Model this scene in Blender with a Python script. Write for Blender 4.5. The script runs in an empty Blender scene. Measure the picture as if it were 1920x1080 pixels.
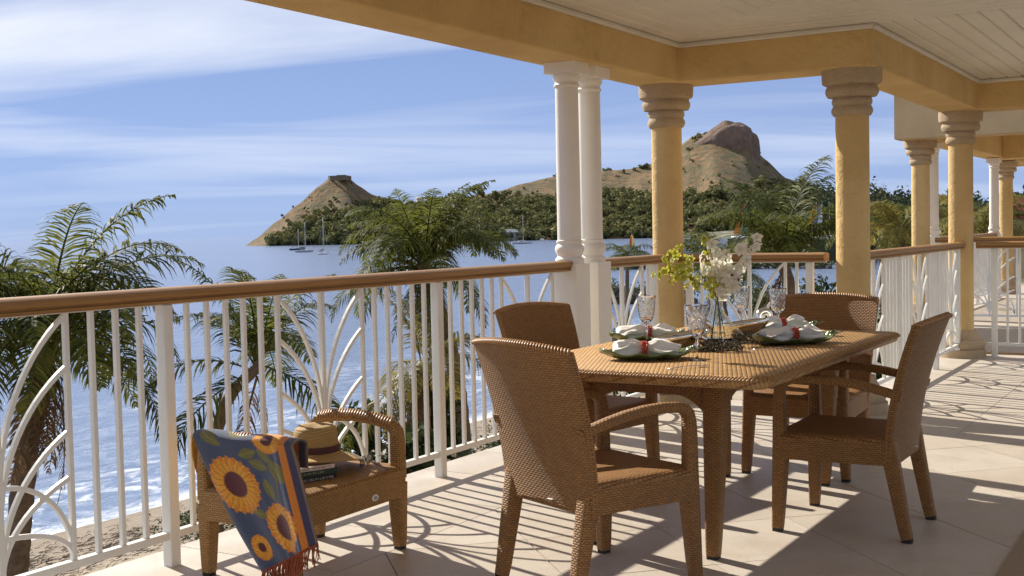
import bpy, math, random
from mathutils import Vector, Matrix, noise as mnoise
random.seed(7)
PI = math.pi
S = bpy.context.scene
C = S.collection
R = math.radians

# ------------------------------------------------------------------ camera, sky, sun, exposure
EYE = 1.32
YAW, PITCH, ROLL, FPX = 31.0, -2.7, 1.2, 2250.0
fw = Vector((-math.sin(R(YAW))*math.cos(R(PITCH)), math.cos(R(YAW))*math.cos(R(PITCH)), math.sin(R(PITCH))))
rt0 = fw.cross(Vector((0, 0, 1))).normalized()
up0 = rt0.cross(fw)
rt = rt0*math.cos(R(ROLL)) - up0*math.sin(R(ROLL))
up = up0*math.cos(R(ROLL)) + rt0*math.sin(R(ROLL))
cam = bpy.data.cameras.new('camera')
camo = bpy.data.objects.new('camera', cam)
C.objects.link(camo)
M = Matrix((rt, up, -fw)).transposed().to_4x4()
M.translation = (0, 0, EYE)
camo.matrix_world = M
cam.sensor_width = 36
cam.lens = FPX*36/1920
cam.clip_start = 0.05
cam.clip_end = 60000
S.camera = camo
S.render.resolution_x, S.render.resolution_y = 1024, 576
S.render.engine = 'CYCLES'
S.cycles.max_bounces = 10
S.cycles.diffuse_bounces = 6
S.cycles.transparent_max_bounces = 24
S.cycles.use_denoising = True

LIGHT = Vector((1.436, -0.435, -1.0)).normalized()      # direction the sunlight travels
SUN_EL = math.asin(-LIGHT.z)
SUN_AZ = math.atan2(-LIGHT.x, -LIGHT.y)                 # from +Y towards +X
sun = bpy.data.lights.new('sun', 'SUN')
sun.energy = 3.8
sun.angle = R(0.5)
sun.color = (1.0, 0.93, 0.82)
suno = bpy.data.objects.new('sun', sun)
C.objects.link(suno)
suno.rotation_euler = LIGHT.to_track_quat('-Z', 'Y').to_euler()
suno.location = (-20, 8, 20)

W = bpy.data.worlds.new('World')
S.world = W
W.use_nodes = True
nt = W.node_tree
nt.nodes.clear()
def wn(t, **k):
    n = nt.nodes.new(t)
    for a, b in k.items():
        setattr(n, a, b)
    return n
def wmath(op, a, b=None):
    n = wn('ShaderNodeMath', operation=op)
    for i, v in enumerate((a, b)):
        if v is None: continue
        if isinstance(v, (int, float)): n.inputs[i].default_value = v
        else: nt.links.new(v, n.inputs[i])
    return n.outputs[0]
sky = wn('ShaderNodeTexSky', sky_type='NISHITA')
sky.sun_disc = False
sky.sun_elevation = SUN_EL
sky.sun_rotation = SUN_AZ
sky.air_density = 1.0
sky.dust_density = 0.0
sky.ozone_density = 6.0
sky.altitude = 7000
SKY_STRENGTH = 0.07
tint = wn('ShaderNodeMix', data_type='RGBA', blend_type='MULTIPLY')
tint.inputs[0].default_value = 1.0
nt.links.new(sky.outputs[0], tint.inputs[6])
tint.inputs[7].default_value = (1.06, 0.88, 0.80, 1)
tc = wn('ShaderNodeTexCoord')
sep = wn('ShaderNodeSeparateXYZ')
nt.links.new(tc.outputs['Generated'], sep.inputs[0])
low = wmath('SUBTRACT', 1.0, wmath('MINIMUM', wmath('MULTIPLY', wmath('MAXIMUM', sep.outputs[2], 0.0), 7.0), 1.0))
zz = wmath('ADD', wmath('MAXIMUM', sep.outputs[2], 0.0), 0.10)
comb = wn('ShaderNodeCombineXYZ')
nt.links.new(wmath('DIVIDE', sep.outputs[0], zz), comb.inputs[0])
nt.links.new(wmath('DIVIDE', sep.outputs[1], zz), comb.inputs[1])
mp = wn('ShaderNodeMapping')
mp0 = wn('ShaderNodeMapping')
mp0.inputs['Rotation'].default_value = (0, 0, R(-29))
nt.links.new(comb.outputs[0], mp0.inputs[0])
mp.inputs['Scale'].default_value = (0.42, 1.0, 1)
mp.inputs['Location'].default_value = (3.1, 0.35, 0)
nt.links.new(mp0.outputs[0], mp.inputs[0])
n1 = wn('ShaderNodeTexNoise')
n1.inputs['Scale'].default_value = 0.75
n1.inputs['Detail'].default_value = 7
n1.inputs['Roughness'].default_value = 0.52
n1.inputs['Distortion'].default_value = 0.7
nt.links.new(mp.outputs[0], n1.inputs['Vector'])
cr = wn('ShaderNodeValToRGB')
cr.color_ramp.elements[0].position = 0.42
cr.color_ramp.elements[0].color = (0, 0, 0, 1)
cr.color_ramp.elements[1].position = 0.76
cr.color_ramp.elements[1].color = (1, 1, 1, 1)
nt.links.new(n1.outputs[0], cr.inputs[0])
cloudmix = wn('ShaderNodeMix', data_type='RGBA')
nt.links.new(wmath('MULTIPLY', cr.outputs[0], wmath('SUBTRACT', 1.0, wmath('MULTIPLY', low, 0.8))), cloudmix.inputs[0])
veil = wn('ShaderNodeMix', data_type='RGBA')          # thin high haze over the whole sky
nt.links.new(wmath('ADD', 0.58, wmath('MULTIPLY', low, 0.34)), veil.inputs[0])
nt.links.new(tint.outputs[2], veil.inputs[6])
veil.inputs[7].default_value = (2.5, 3.25, 5.2, 1)
nt.links.new(veil.outputs[2], cloudmix.inputs[6])
cloudmix.inputs[7].default_value = (7.2, 7.4, 7.9, 1)
bgn = wn('ShaderNodeBackground')
bgn.inputs[1].default_value = SKY_STRENGTH
nt.links.new(cloudmix.outputs[2], bgn.inputs[0])
wo = wn('ShaderNodeOutputWorld')
nt.links.new(bgn.outputs[0], wo.inputs[0])

S.view_settings.view_transform = 'Standard'
S.view_settings.look = 'None'
S.view_settings.exposure = 1.06
S.view_settings.gamma = 1.0
S.view_settings.use_curve_mapping = False

# ------------------------------------------------------------------ pixel helpers (photo 1920x1080 -> world)
def ray(x, y): return fw*FPX + rt*(x-960) + up*(540-y)
def onz(x, y, z=0.0):
    d = ray(x, y); t = (z-EYE)/d.z
    return Vector((d.x*t, d.y*t, z))
def at_dist(x, y, dist):
    d = ray(x, y); h = math.hypot(d.x, d.y); t = dist/h
    return Vector((d.x*t, d.y*t, EYE+d.z*t))

# ------------------------------------------------------------------ mesh builder
class G:
    def __init__(s): s.v = []; s.f = []; s.uv = []; s.m = []
    def quadface(s, idx, uv=None, m=0):
        s.f.append(tuple(idx)); s.uv.append(uv or [(0, 0)]*len(idx)); s.m.append(m)
    def box(s, c, d, m=0, rz=0):
        cx, cy, cz = c; a, b, e = d[0]/2, d[1]/2, d[2]/2
        o = len(s.v); cs, sn = math.cos(rz), math.sin(rz)
        for z in (-e, e):
            for x, y in ((-a, -b), (a, -b), (a, b), (-a, b)):
                s.v.append((cx+x*cs-y*sn, cy+x*sn+y*cs, cz+z))
        D = d
        for f, (u, w) in (((0, 3, 2, 1), (D[1], D[0])), ((4, 5, 6, 7), (D[0], D[1])), ((0, 1, 5, 4), (D[0], D[2])), ((1, 2, 6, 5), (D[1], D[2])), ((2, 3, 7, 6), (D[0], D[2])), ((3, 0, 4, 7), (D[1], D[2]))):
            s.quadface([o+i for i in f], [(0, 0), (u, 0), (u, w), (0, w)], m)
        return s
    def prism(s, poly, z0, z1, m=0):
        o = len(s.v); n = len(poly)
        for z in (z0, z1):
            for x, y in poly: s.v.append((x, y, z))
        s.quadface([o+n-1-i for i in range(n)], [poly[n-1-i] for i in range(n)], m)
        s.quadface([o+n+i for i in range(n)], [tuple(p) for p in poly], m)
        for i in range(n):
            j = (i+1) % n
            s.quadface((o+i, o+j, o+n+j, o+n+i), None, m)
        return s
    def loft(s, rings, closed=True, caps=(True, True), m=0, uvs=1.0):
        o = len(s.v); n = len(rings[0]); k = len(rings)
        for r in rings: s.v.extend(tuple(p) for p in r)
        per = [0.0]
        ref = rings[k//2]
        for i in range(n):
            per.append(per[-1]+(Vector(ref[(i+1) % n])-Vector(ref[i])).length)
        vl = [0.0]
        for j in range(1, k):
            vl.append(vl[-1]+sum((Vector(rings[j][i])-Vector(rings[j-1][i])).length for i in range(0, n, max(1, n//4)))/len(range(0, n, max(1, n//4))))
        for j in range(k-1):
            for i in range(n if closed else n-1):
                i2 = (i+1) % n
                s.quadface((o+j*n+i, o+j*n+i2, o+(j+1)*n+i2, o+(j+1)*n+i), [(per[i], vl[j]), (per[i+1], vl[j]), (per[i+1], vl[j+1]), (per[i], vl[j+1])], m)
        if closed and caps[0]:
            s.quadface([o+n-1-i for i in range(n)], [(rings[0][n-1-i][0], rings[0][n-1-i][1]) for i in range(n)], m)
        if closed and caps[1]:
            s.quadface([o+(k-1)*n+i for i in range(n)], [(rings[-1][i][0], rings[-1][i][1]) for i in range(n)], m)
        return s
    def sweep(s, path, w, h, n=12, e=4.0, ref=None, m=0, caps=(True, True)):
        """rounded-rectangle section of width w (sideways) and height h swept along a path"""
        P = [Vector(p) for p in path]; k = len(P)
        w = w if isinstance(w, (list, tuple)) else [w]*k
        h = h if isinstance(h, (list, tuple)) else [h]*k
        rings = []; ref = Vector(ref) if ref else None
        prev = None
        for i in range(k):
            t = ((P[min(i+1, k-1)]-P[i]).normalized() + (P[i]-P[max(i-1, 0)]).normalized()).normalized()
            if ref is not None: sd = (ref - t*ref.dot(t)).normalized()
            elif prev is not None: sd = (prev - t*prev.dot(t)).normalized()
            else:
                a = Vector((0, 0, 1)) if abs(t.z) < .9 else Vector((1, 0, 0))
                sd = t.cross(a).normalized()
            prev = sd
            nn = sd.cross(t)
            ring = []
            for q in range(n):
                a = 2*PI*(q+.5)/n
                ca, sa = math.cos(a), math.sin(a)
                x = math.copysign(abs(ca)**(2/e), ca); y = math.copysign(abs(sa)**(2/e), sa)
                ring.append(P[i] + sd*(x*w[i]/2) - nn*(y*h[i]/2))
            rings.append(ring)
        return s.loft(rings, True, caps, m)
    def lathe(s, prof, c=(0, 0, 0), n=24, m=0, cap=(True, True)):
        rings = [[(c[0]+r*math.cos(2*PI*i/n), c[1]+r*math.sin(2*PI*i/n), c[2]+z) for i in range(n)] for r, z in prof]
        return s.loft(rings, True, cap, m)
    def grid(s, fn, nu, nv, m=0, uv=None, flip=False):
        o = len(s.v)
        for j in range(nv+1):
            for i in range(nu+1): s.v.append(tuple(fn(i/nu, j/nv)))
        for j in range(nv):
            for i in range(nu):
                a = o+j*(nu+1)+i
                idx = (a, a+1, a+nu+2, a+nu+1)
                q = [(i/nu, j/nv), ((i+1)/nu, j/nv), ((i+1)/nu, (j+1)/nv), (i/nu, (j+1)/nv)]
                if uv: q = [uv(*t) for t in q]
                if flip: idx = idx[::-1]; q = q[::-1]
                s.quadface(idx, q, m)
        return s
    def blob(s, c, r, sub=1, m=0, sq=(1, 1, 1), jit=0.0, rnd=random):
        V, F = ICO[sub]
        o = len(s.v)
        for p in V:
            k = r*(1+rnd.uniform(-jit, jit))
            s.v.append((c[0]+p[0]*k*sq[0], c[1]+p[1]*k*sq[1], c[2]+p[2]*k*sq[2]))
        for f in F: s.quadface([o+i for i in f], None, m)
        return s
    def mesh(s, name, mats, smooth=False, angle=None):
        me = bpy.data.meshes.new(name)
        me.from_pydata(s.v, [], s.f)
        ul = me.uv_layers.new(name='UVMap')
        flat = [c for q in s.uv for p in q for c in p[:2]]
        ul.data.foreach_set('uv', flat)
        for m_ in (mats if isinstance(mats, (list, tuple)) else [mats]): me.materials.append(m_)
        me.polygons.foreach_set('material_index', s.m)
        if smooth:
            me.polygons.foreach_set('use_smooth', [True]*len(s.f))
            if angle: me.set_sharp_from_angle(angle=R(angle))
        me.update()
        return me
    def build(s, name, mats, parent=None, smooth=False, angle=None, loc=None, rot=None):
        return link(name, s.mesh(name, mats, smooth, angle), parent, loc, rot)

def ico(sub):
    import bmesh
    b = bmesh.new(); bmesh.ops.create_icosphere(b, subdivisions=sub, radius=1)
    b.verts.ensure_lookup_table()
    V = [tuple(v.co) for v in b.verts]; F = [[v.index for v in f.verts] for f in b.faces]
    b.free(); return V, F
ICO = {1: ico(1), 2: ico(2), 3: ico(3)}

def link(name, me, parent=None, loc=None, rot=None):
    o = bpy.data.objects.new(name, me)
    C.objects.link(o)
    if parent: o.parent = parent
    if loc is not None: o.location = loc
    if rot is not None: o.rotation_euler = rot
    return o
def tag(o, label, cat, group=None):
    o['label'] = label; o['category'] = cat
    if group: o['group'] = group
    return o
def thing(name, label, cat, loc=(0, 0, 0), rz=0, group=None):
    o = link(name, None, None, loc, (0, 0, rz))
    o.empty_display_size = 0.1
    return tag(o, label, cat, group)
def struct(o): o['kind'] = 'structure'; return o
def stuff(o): o['kind'] = 'stuff'; return o

# ------------------------------------------------------------------ materials
def newmat(name):
    m = bpy.data.materials.new(name); m.use_nodes = True
    return m, m.node_tree, m.node_tree.nodes['Principled BSDF']
class NB:
    """small node helper"""
    def __init__(s, t): s.t = t
    def n(s, typ, ins=None, **k):
        x = s.t.nodes.new(typ)
        for a, b in k.items(): setattr(x, a, b)
        for a, b in (ins or {}).items(): s.set(x.inputs[a], b)
        return x
    def set(s, inp, v):
        if hasattr(v, 'links') or isinstance(v, bpy.types.NodeSocket): s.t.links.new(v, inp)
        else: inp.default_value = v
    def m(s, op, a, b=None, c=None):
        x = s.t.nodes.new('ShaderNodeMath'); x.operation = op
        for i, v in enumerate((a, b, c)):
            if v is not None: s.set(x.inputs[i], v)
        return x.outputs[0]
    def mix(s, f, a, b, blend='MIX'):
        x = s.t.nodes.new('ShaderNodeMix'); x.data_type = 'RGBA'; x.blend_type = blend
        s.set(x.inputs[0], f); s.set(x.inputs[6], col(a)); s.set(x.inputs[7], col(b))
        return x.outputs[2]
    def noise(s, vec, scale, detail=4, rough=.55, dist=0):
        x = s.n('ShaderNodeTexNoise', {'Scale': scale, 'Detail': detail, 'Roughness': rough, 'Distortion': dist})
        if vec is not None: s.t.links.new(vec, x.inputs['Vector'])
        return x.outputs[0]
    def ramp(s, v, *st):
        x = s.t.nodes.new('ShaderNodeValToRGB'); e = x.color_ramp.elements
        while len(e) < len(st): e.new(.5)
        for i, (p, c_) in enumerate(st): e[i].position = p; e[i].color = col(c_ if isinstance(c_, (tuple, list)) else (c_,)*3)
        s.set(x.inputs[0], v); return x.outputs[0]
    def bump(s, h, dist, strength=1.0):
        x = s.n('ShaderNodeBump', {'Height': h, 'Distance': dist, 'Strength': strength})
        return x.outputs[0]
    def obj(s): return s.n('ShaderNodeTexCoord').outputs['Object']
    def pos(s): return s.n('ShaderNodeNewGeometry').outputs['Position']
    def uv(s): return s.n('ShaderNodeTexCoord').outputs['UV']
    def rnd(s): return s.n('ShaderNodeObjectInfo').outputs['Random']
    def mapping(s, v, scale=(1, 1, 1), rot=(0, 0, 0), loc=(0, 0, 0)):
        x = s.n('ShaderNodeMapping', {'Scale': scale, 'Rotation': rot, 'Location': loc}); s.t.links.new(v, x.inputs[0]); return x.outputs[0]
def col(c):
    return tuple(c)+(1,) if isinstance(c, (tuple, list)) and len(c) == 3 else c

def plain(name, c, rough=.5, metal=0, var=.12, nscale=6, bump=0, bscale=60, spec=.5, **kw):
    m, t, b = newmat(name); k = NB(t)
    v = k.pos()
    f = k.noise(v, nscale, 5)
    c2 = tuple(x*(1-var) for x in c); c1 = tuple(min(1, x*(1+var)) for x in c)
    k.set(b.inputs['Base Color'], k.ramp(f, (.3, c2), (.7, c1)))
    b.inputs['Roughness'].default_value = rough; b.inputs['Metallic'].default_value = metal
    b.inputs['Specular IOR Level'].default_value = spec
    if bump: k.set(b.inputs['Normal'], k.bump(k.noise(v, bscale, 4), bump))
    for a, q in kw.items(): k.set(b.inputs[a.replace('_', ' ')], q)
    return m

MAT = {}
# trowelled yellow plaster
m, t, b = newmat('yellow_plaster'); k = NB(t); v = k.pos()
big = k.noise(v, 1.6, 6, .6, .6); fine = k.noise(v, 26, 5, .6)
c = k.ramp(big, (.3, (.53, .355, .138)), (.5, (.61, .42, .172)), (.7, (.67, .48, .215)))
c = k.mix(k.ramp(k.noise(v, 7, 6, .7, 1.2), (.58, 0.0), (.68, 0.35)), c, (.40, .26, .10))
k.set(b.inputs['Base Color'], c); b.inputs['Roughness'].default_value = .85
k.set(b.inputs['Normal'], k.bump(k.m('ADD', k.m('MULTIPLY', k.noise(v, 9, 6, .65, .8), .7), k.m('MULTIPLY', fine, .3)), .022))
MAT['plaster'] = m
MAT['cream_plaster'] = plain('cream_plaster', (.56, .42, .235), .85, var=.08, nscale=3, bump=.004, bscale=40)
# coarse coral stone
m, t, b = newmat('coral_stone'); k = NB(t); v = k.pos()
f = k.noise(v, 5, 5); g = k.noise(v, 120, 3, .7)
c = k.ramp(f, (.3, (.46, .34, .20)), (.7, (.58, .45, .29)))
c = k.mix(k.ramp(g, (.35, .55), (.6, 0.0)), c, (.30, .21, .12))
k.set(b.inputs['Base Color'], c); b.inputs['Roughness'].default_value = .95
k.set(b.inputs['Normal'], k.bump(g, .008))
MAT['stone'] = m
MAT['white'] = plain('white_paint', (.79, .78, .715), .42, var=.06, nscale=4, bump=.0006, bscale=45)
MAT['colwhite'] = plain('ivory_paint', (.80, .755, .67), .5, var=.04, nscale=2.5, bump=.001, bscale=30)
# ceiling boards
m, t, b = newmat('painted_board'); k = NB(t); v = k.pos()
c = k.ramp(k.noise(v, 1.5, 4), (.3, (.60, .56, .48)), (.7, (.69, .645, .555)))
k.set(b.inputs['Base Color'], c); b.inputs['Roughness'].default_value = .5
k.set(b.inputs['Normal'], k.bump(k.noise(v, 35, 4), .001))
MAT['board'] = m
# hardwood handrail, grain along object X
m, t, b = newmat('handrail_wood'); k = NB(t); v = k.obj()
g = k.noise(k.mapping(v, (1.6, 55, 55)), 1, 7, .7, .6); w = k.noise(k.mapping(v, (.5, 9, 9)), 1, 3)
c = k.ramp(g, (.25, (.15, .068, .017)), (.5, (.30, .15, .040)), (.75, (.43, .235, .070)))
c = k.mix(k.m('MULTIPLY', w, .5), c, (.34, .18, .05))
k.set(b.inputs['Base Color'], c); b.inputs['Roughness'].default_value = .5
k.set(b.inputs['Normal'], k.bump(g, .0012))
MAT['wood'] = m
# stone floor tile
m, t, b = newmat('limestone_tile'); k = NB(t); v = k.pos(); r = k.rnd()
off = k.n('ShaderNodeCombineXYZ', {0: k.m('MULTIPLY', r, 37.0), 1: k.m('MULTIPLY', r, 91.0)}).outputs[0]
vv = k.n('ShaderNodeVectorMath', {0: v, 1: off}, operation='ADD').outputs[0]
f = k.noise(vv, 3.5, 8, .62, .5)
c = k.ramp(f, (.25, (.46, .395, .315)), (.5, (.53, .475, .40)), (.78, (.58, .53, .455)))
c = k.mix(k.m('MULTIPLY', r, .4), c, (.44, .37, .28))
c = k.mix(k.ramp(k.noise(vv, 2.2, 9, .7, 1.5), (.485, 0.0), (.5, .28), (.515, 0.0)), c, (.36, .27, .18))
k.set(b.inputs['Base Color'], c)
k.set(b.inputs['Roughness'], k.ramp(f, (.2, .42), (.8, .58)))
k.set(b.inputs['Normal'], k.bump(k.noise(vv, 60, 4), .0004))
MAT['tile'] = m
MAT['grout'] = plain('grout', (.22, .17, .12), .9)
MAT['dark_patch'] = plain('dark_patch_brown', (.36, .265, .165), .95, var=.2, nscale=120, bump=.003, bscale=300)

def weave(name, light, dark, cu, cv, rot=0, ribs=False, depth=.0025):
    m, t, b = newmat(name); k = NB(t)
    uv = k.uv()
    if rot: uv = k.mapping(uv, (1, 1, 1), (0, 0, rot))
    s = k.n('ShaderNodeSeparateXYZ', {0: uv})
    V = k.m('DIVIDE', s.outputs[1], cv); row = k.m('FLOOR', V); fv = k.m('FRACT', V)
    U = k.m('ADD', k.m('DIVIDE', s.outputs[0], cu), k.m('MULTIPLY', row, .5 if not ribs else .06))
    fu = k.m('FRACT', U); cell = k.m('FLOOR', U)
    su = k.m('POWER', k.m('SINE', k.m('MULTIPLY', fu, PI)), .45)
    sv = k.m('POWER', k.m('SINE', k.m('MULTIPLY', fv, PI)), .55)
    hgt = k.m('MULTIPLY', su, sv)
    wn_ = k.n('ShaderNodeTexWhiteNoise', {'Vector': k.n('ShaderNodeCombineXYZ', {0: cell, 1: row}).outputs[0]}, noise_dimensions='2D').outputs[0]
    c = k.mix(k.m('MULTIPLY', wn_, .55), light, tuple((a+q)/2 for a, q in zip(light, dark)))
    c = k.mix(k.ramp(hgt, (.12, 1.0), (.55, 0.0)), c, dark)  # gaps between strands darkened in the colour, as recess shade
    big = k.noise(k.pos(), 3.0, 3)
    c = k.mix(k.m('MULTIPLY', big, .22), c, dark)
    k.set(b.inputs['Base Color'], c); b.inputs['Roughness'].default_value = .55; b.inputs['Specular IOR Level'].default_value = .35
    k.set(b.inputs['Normal'], k.bump(hgt, depth))
    return m
WL, WD = (.385, .192, .058), (.068, .027, .008)
MAT['wicker'] = weave('wicker_weave', WL, WD, .0215, .0085)
MAT['wicker_leg'] = weave('wicker_leg_weave', WL, WD, .0215, .0085)
MAT['wicker_top'] = weave('wicker_table_weave', (.56, .335, .125), (.20, .095, .032), .0175, .045, R(-20), True, .003)
MAT['strand'] = plain('wicker_strand', (.36, .19, .068), .38, var=.3, nscale=70)
MAT['wicker_bench'] = weave('bench_weave_lit', (.50, .275, .085), (.11, .048, .014), .0215, .0085)  # lighter copy of the chair weave: bounce light put into the bench colour
MAT['rubber'] = plain('rubber_foot', (.02, .016, .013), .6)

# ------------------------------------------------------------------ floor, ceiling
XR = -3.67                      # main railing line
XB = -2.28                      # railing line after the step
YS = 8.42                       # where the veranda steps in
YE = 12.35                      # far end of this veranda
floor = struct(link('floor', None)); floor['label'] = 'pale limestone tiled veranda floor'
DECK = [(-3.88, -2.5), (1.4, -2.5), (1.4, 12.62), (-2.5, 12.62), (-2.5, 8.66), (-3.88, 8.66)]
G().prism(DECK, -.26, -.012).build('slab', MAT['grout'], floor)

def clip(poly, fn):
    out = []
    for i in range(len(poly)):
        a, q = poly[i], poly[(i+1) % len(poly)]; da, dq = fn(a), fn(q)
        if da >= 0: out.append(a)
        if (da >= 0) != (dq >= 0):
            s = da/(da-dq); out.append((a[0]+(q[0]-a[0])*s, a[1]+(q[1]-a[1])*s))
    return out
def area(p): return abs(sum(p[i][0]*p[(i+1) % len(p)][1]-p[(i+1) % len(p)][0]*p[i][1] for i in range(len(p))))/2
def put_tile(poly, gap=.0026):
    if len(poly) < 3 or area(poly) < .004: return
    cx = sum(p[0] for p in poly)/len(poly); cy = sum(p[1] for p in poly)/len(poly)
    q = []
    for x, y in poly:
        d = math.hypot(x-cx, y-cy) or 1
        q.append((x+(cx-x)/d*gap*1.4-cx, y+(cy-y)/d*gap*1.4-cy))
    G().prism(q, -.014, random.uniform(-.0004, .0004)).build('tile', MAT['tile'], floor, loc=(cx, cy, 0))
def rect(x0, y0, x1, y1): return [(x0, y0), (x1, y0), (x1, y1), (x0, y1)]
def tile_region(rg, y0):
    T = .609; s = math.sqrt(.5)
    o1, o2 = 2.484, 4.318
    for i in range(-12, 22):
        for j in range(-10, 26):
            a0, b0 = o1+i*T, o2+j*T
            # a = s(x+y), b = s(y-x)
            P = [(s*(a-b), s*(a+b)) for a, b in ((a0, b0), (a0, b0+T), (a0+T, b0+T), (a0+T, b0))][::-1]
            x0, yy0, x1, y1 = rg
            for f in (lambda p: p[0]-x0, lambda p: x1-p[0], lambda p: p[1]-yy0, lambda p: y1-p[1]):
                P = clip(P, f)
                if len(P) < 3: break
            if len(P) >= 3: put_tile(P)
tile_region((-3.0, 1.8, .3, 7.72), 0)
tile_region((-1.46, 7.72, .3, 12.0), 0)
y = 1.19
while y < 8.6:
    put_tile(rect(-3.88, y, -3.0, min(y+.609, 8.66))); y += .609
x = -3.0
while x < -1.47:
    put_tile(rect(x, 7.72, min(x+.609, -1.46), 8.66)); x += .609
y = 8.66
while y < 12.6:
    put_tile(rect(-2.5, y, -1.46, min(y+.66, 12.62))); y += .66
x = -1.46
while x < .3:
    put_tile(rect(x, 12.0, x+.609, 12.62)); x += .609

ZC, ZB = 2.668, 2.388           # ceiling and beam soffit
ceiling = struct(link('ceiling', None)); ceiling['label'] = 'white painted board ceiling of the veranda'
G().prism(DECK, ZC+.03, ZC+.30).build('slab', MAT['board'], ceiling)
PW = .137
def board(poly):
    cx = sum(p[0] for p in poly)/len(poly); cy = sum(p[1] for p in poly)/len(poly)
    q = [(x-cx, y-cy) for x, y in poly]
    g = G(); n = len(q)
    ins = [(x*(1-.011/max(.01, abs(x))) if abs(x) > .02 else x, y*(1-.011/max(.01, abs(y))) if abs(y) > .02 else y) for x, y in q]
    g.loft([[(x, y, .034) for x, y in q][::-1], [(x, y, .008) for x, y in q][::-1], [(x, y, 0) for x, y in ins][::-1]], True, (True, True))
    g.build('board', MAT['board'], ceiling, loc=(cx, cy, ZC+random.uniform(0, .0012)))
XI, YI = -3.49, 8.245           # inner faces of the beams
x = XI
i = 0
while x < 1.2:
    if x < XI+10*PW-.01:
        ya = YI-(x-XI); yb = YI-(x+PW-XI)
        board([(x+.002, -2.3), (x+PW-.002, -2.3), (x+PW-.002, yb), (x+.002, ya)])
    else:
        board(rect(x+.002, -2.3, x+PW-.002, YI-10*PW))
    x += PW
y = YI
for i in range(10):
    xa = XI+i*PW; xb = XI+(i+1)*PW
    board([(xb, y-PW+.002), (1.2, y-PW+.002), (1.2, y-.002), (xa, y-.002)])
    y -= PW
x = -2.10
while x < 1.2:
    board(rect(x+.002, YI+.002, x+PW-.002, 12.17)); x += PW
# thin cove moulding where ceiling meets the beams
def mould(name, pts):
    g = G()
    g.sweep([(p[0], p[1], ZC-.018) for p in pts], .036, .036, 8, 3)
    o = g.build(name, MAT['board'], ceiling, smooth=True, angle=40)
mould('moulding', [(XI+.014, -2.3, 0), (XI+.014, YI-.014, 0)])
mould('moulding', [(XI+.014, YI-.014, 0), (-2.09+.014, YI-.014, 0)])
mould('moulding', [(-2.09+.014, YI-.014, 0), (-2.09+.014, 12.16, 0)])
mould('moulding', [(-2.09+.014, 12.16, 0), (1.2, 12.16, 0)])

# ------------------------------------------------------------------ beams
def beam(label, x0, y0, x1, y1, z0=ZB, z1=3.0, mat='plaster'):
    g = G()
    nx = max(2, int((x1-x0)/.18)); ny = max(2, int((y1-y0)/.18))
    # a box with slightly rounded lower arrises
    e = .012
    def ringat(z, ins): return [(x0+ins, y0+ins, z), (x1-ins, y0+ins, z), (x1-ins, y1-ins, z), (x0+ins, y1-ins, z)]
    g.loft([ringat(z0, e), ringat(z0+e*.4, e*.35), ringat(z0+e, 0), ringat(z1, 0)])
    o = g.build('beam', MAT[mat])
    return tag(o, label, 'beam', None)
BW = .357
bp = [(XI-BW, -2.4), (XI, -2.4), (XI, YI), (-2.09, YI), (-2.09, 12.17), (1.3, 12.17), (1.3, 12.17+BW), (-2.09-BW, 12.17+BW), (-2.09-BW, YI+BW), (XI-BW, YI+BW)]
bo = G().prism(bp, ZB, 3.0).build('beam', MAT['plaster'])
bv = bo.modifiers.new('soft_edges', 'BEVEL'); bv.width = .012; bv.segments = 2; bv.limit_method = 'ANGLE'
tag(bo, 'stepped ochre plaster beam carried by the veranda columns', 'beam')
roof = G().prism([(-3.84, -2.55), (1.4, -2.55), (1.4, 12.6), (-2.5, 12.6), (-2.5, 8.62), (-3.84, 8.62)], 3.004, 3.2).build('roof_slab', MAT['cream_plaster'])
tag(roof, 'cream roof slab resting on the ochre beams', 'roof')
base = G().prism([(-3.7, -2.4), (1.4, -2.4), (1.4, 12.4), (-2.3, 12.4), (-2.3, 8.5), (-3.7, 8.5)], -6.5, -.255).build('lower_storey', MAT['cream_plaster'])
tag(base, 'cream plaster lower storey under the veranda floor', 'building')

# ------------------------------------------------------------------ columns
def stone_column(x, y, label, zb=0.0, cap=ZB, r=.116):
    o = thing('stone_column', label, 'column', (x, y, zb), 0, 'round ochre columns with stone capitals')
    h = cap-zb
    g = G(); g.lathe([(r*1.02, .24), (r, .9), (r*.985, h-.30)], n=40); g.build('shaft', MAT['plaster'], o, True, 40)
    def torus(r0, z0, z1, n=7, bul=.5):
        return [(r0*(1+0)-((z1-z0)/2)*(1-math.sin(PI*(i+.5)/n))*1.0*bul*2*.5, z0+(z1-z0)*(i/(n-1))) for i in range(n)]
    prof = [(r*1.0, h-.315)] + torus(.141, h-.312, h-.245) + torus(.138, h-.243, h-.188) + [(.132, h-.186)] + torus(.182, h-.182, h-.108) + [(.172, h-.105), (.20, h-.09), (.205, h-.06), (.205, h+.004)]
    g = G(); g.lathe(prof, n=44)
    # hand-tooled, slightly uneven stone
    g.v = [(a*(1+.012*mnoise.noise(Vector((a*30+x, q*30+y, c*30)))), q*(1+.012*mnoise.noise(Vector((a*30+x, q*30+y, c*30)))), c) for a, q, c in g.v]
    g.build('capital', MAT['stone'], o, True, 50)
    prof = [(.228, -.006), (.228, .075)] + [(.215, .078)] + torus(.222, .08, .17) + [(.18, .175), (.165, .20), (.15, .235), (.142, .26), (r*1.0, .265)]
    G().lathe(prof, n=44).build('base', MAT['stone'], o, True, 45)
    return o
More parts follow.
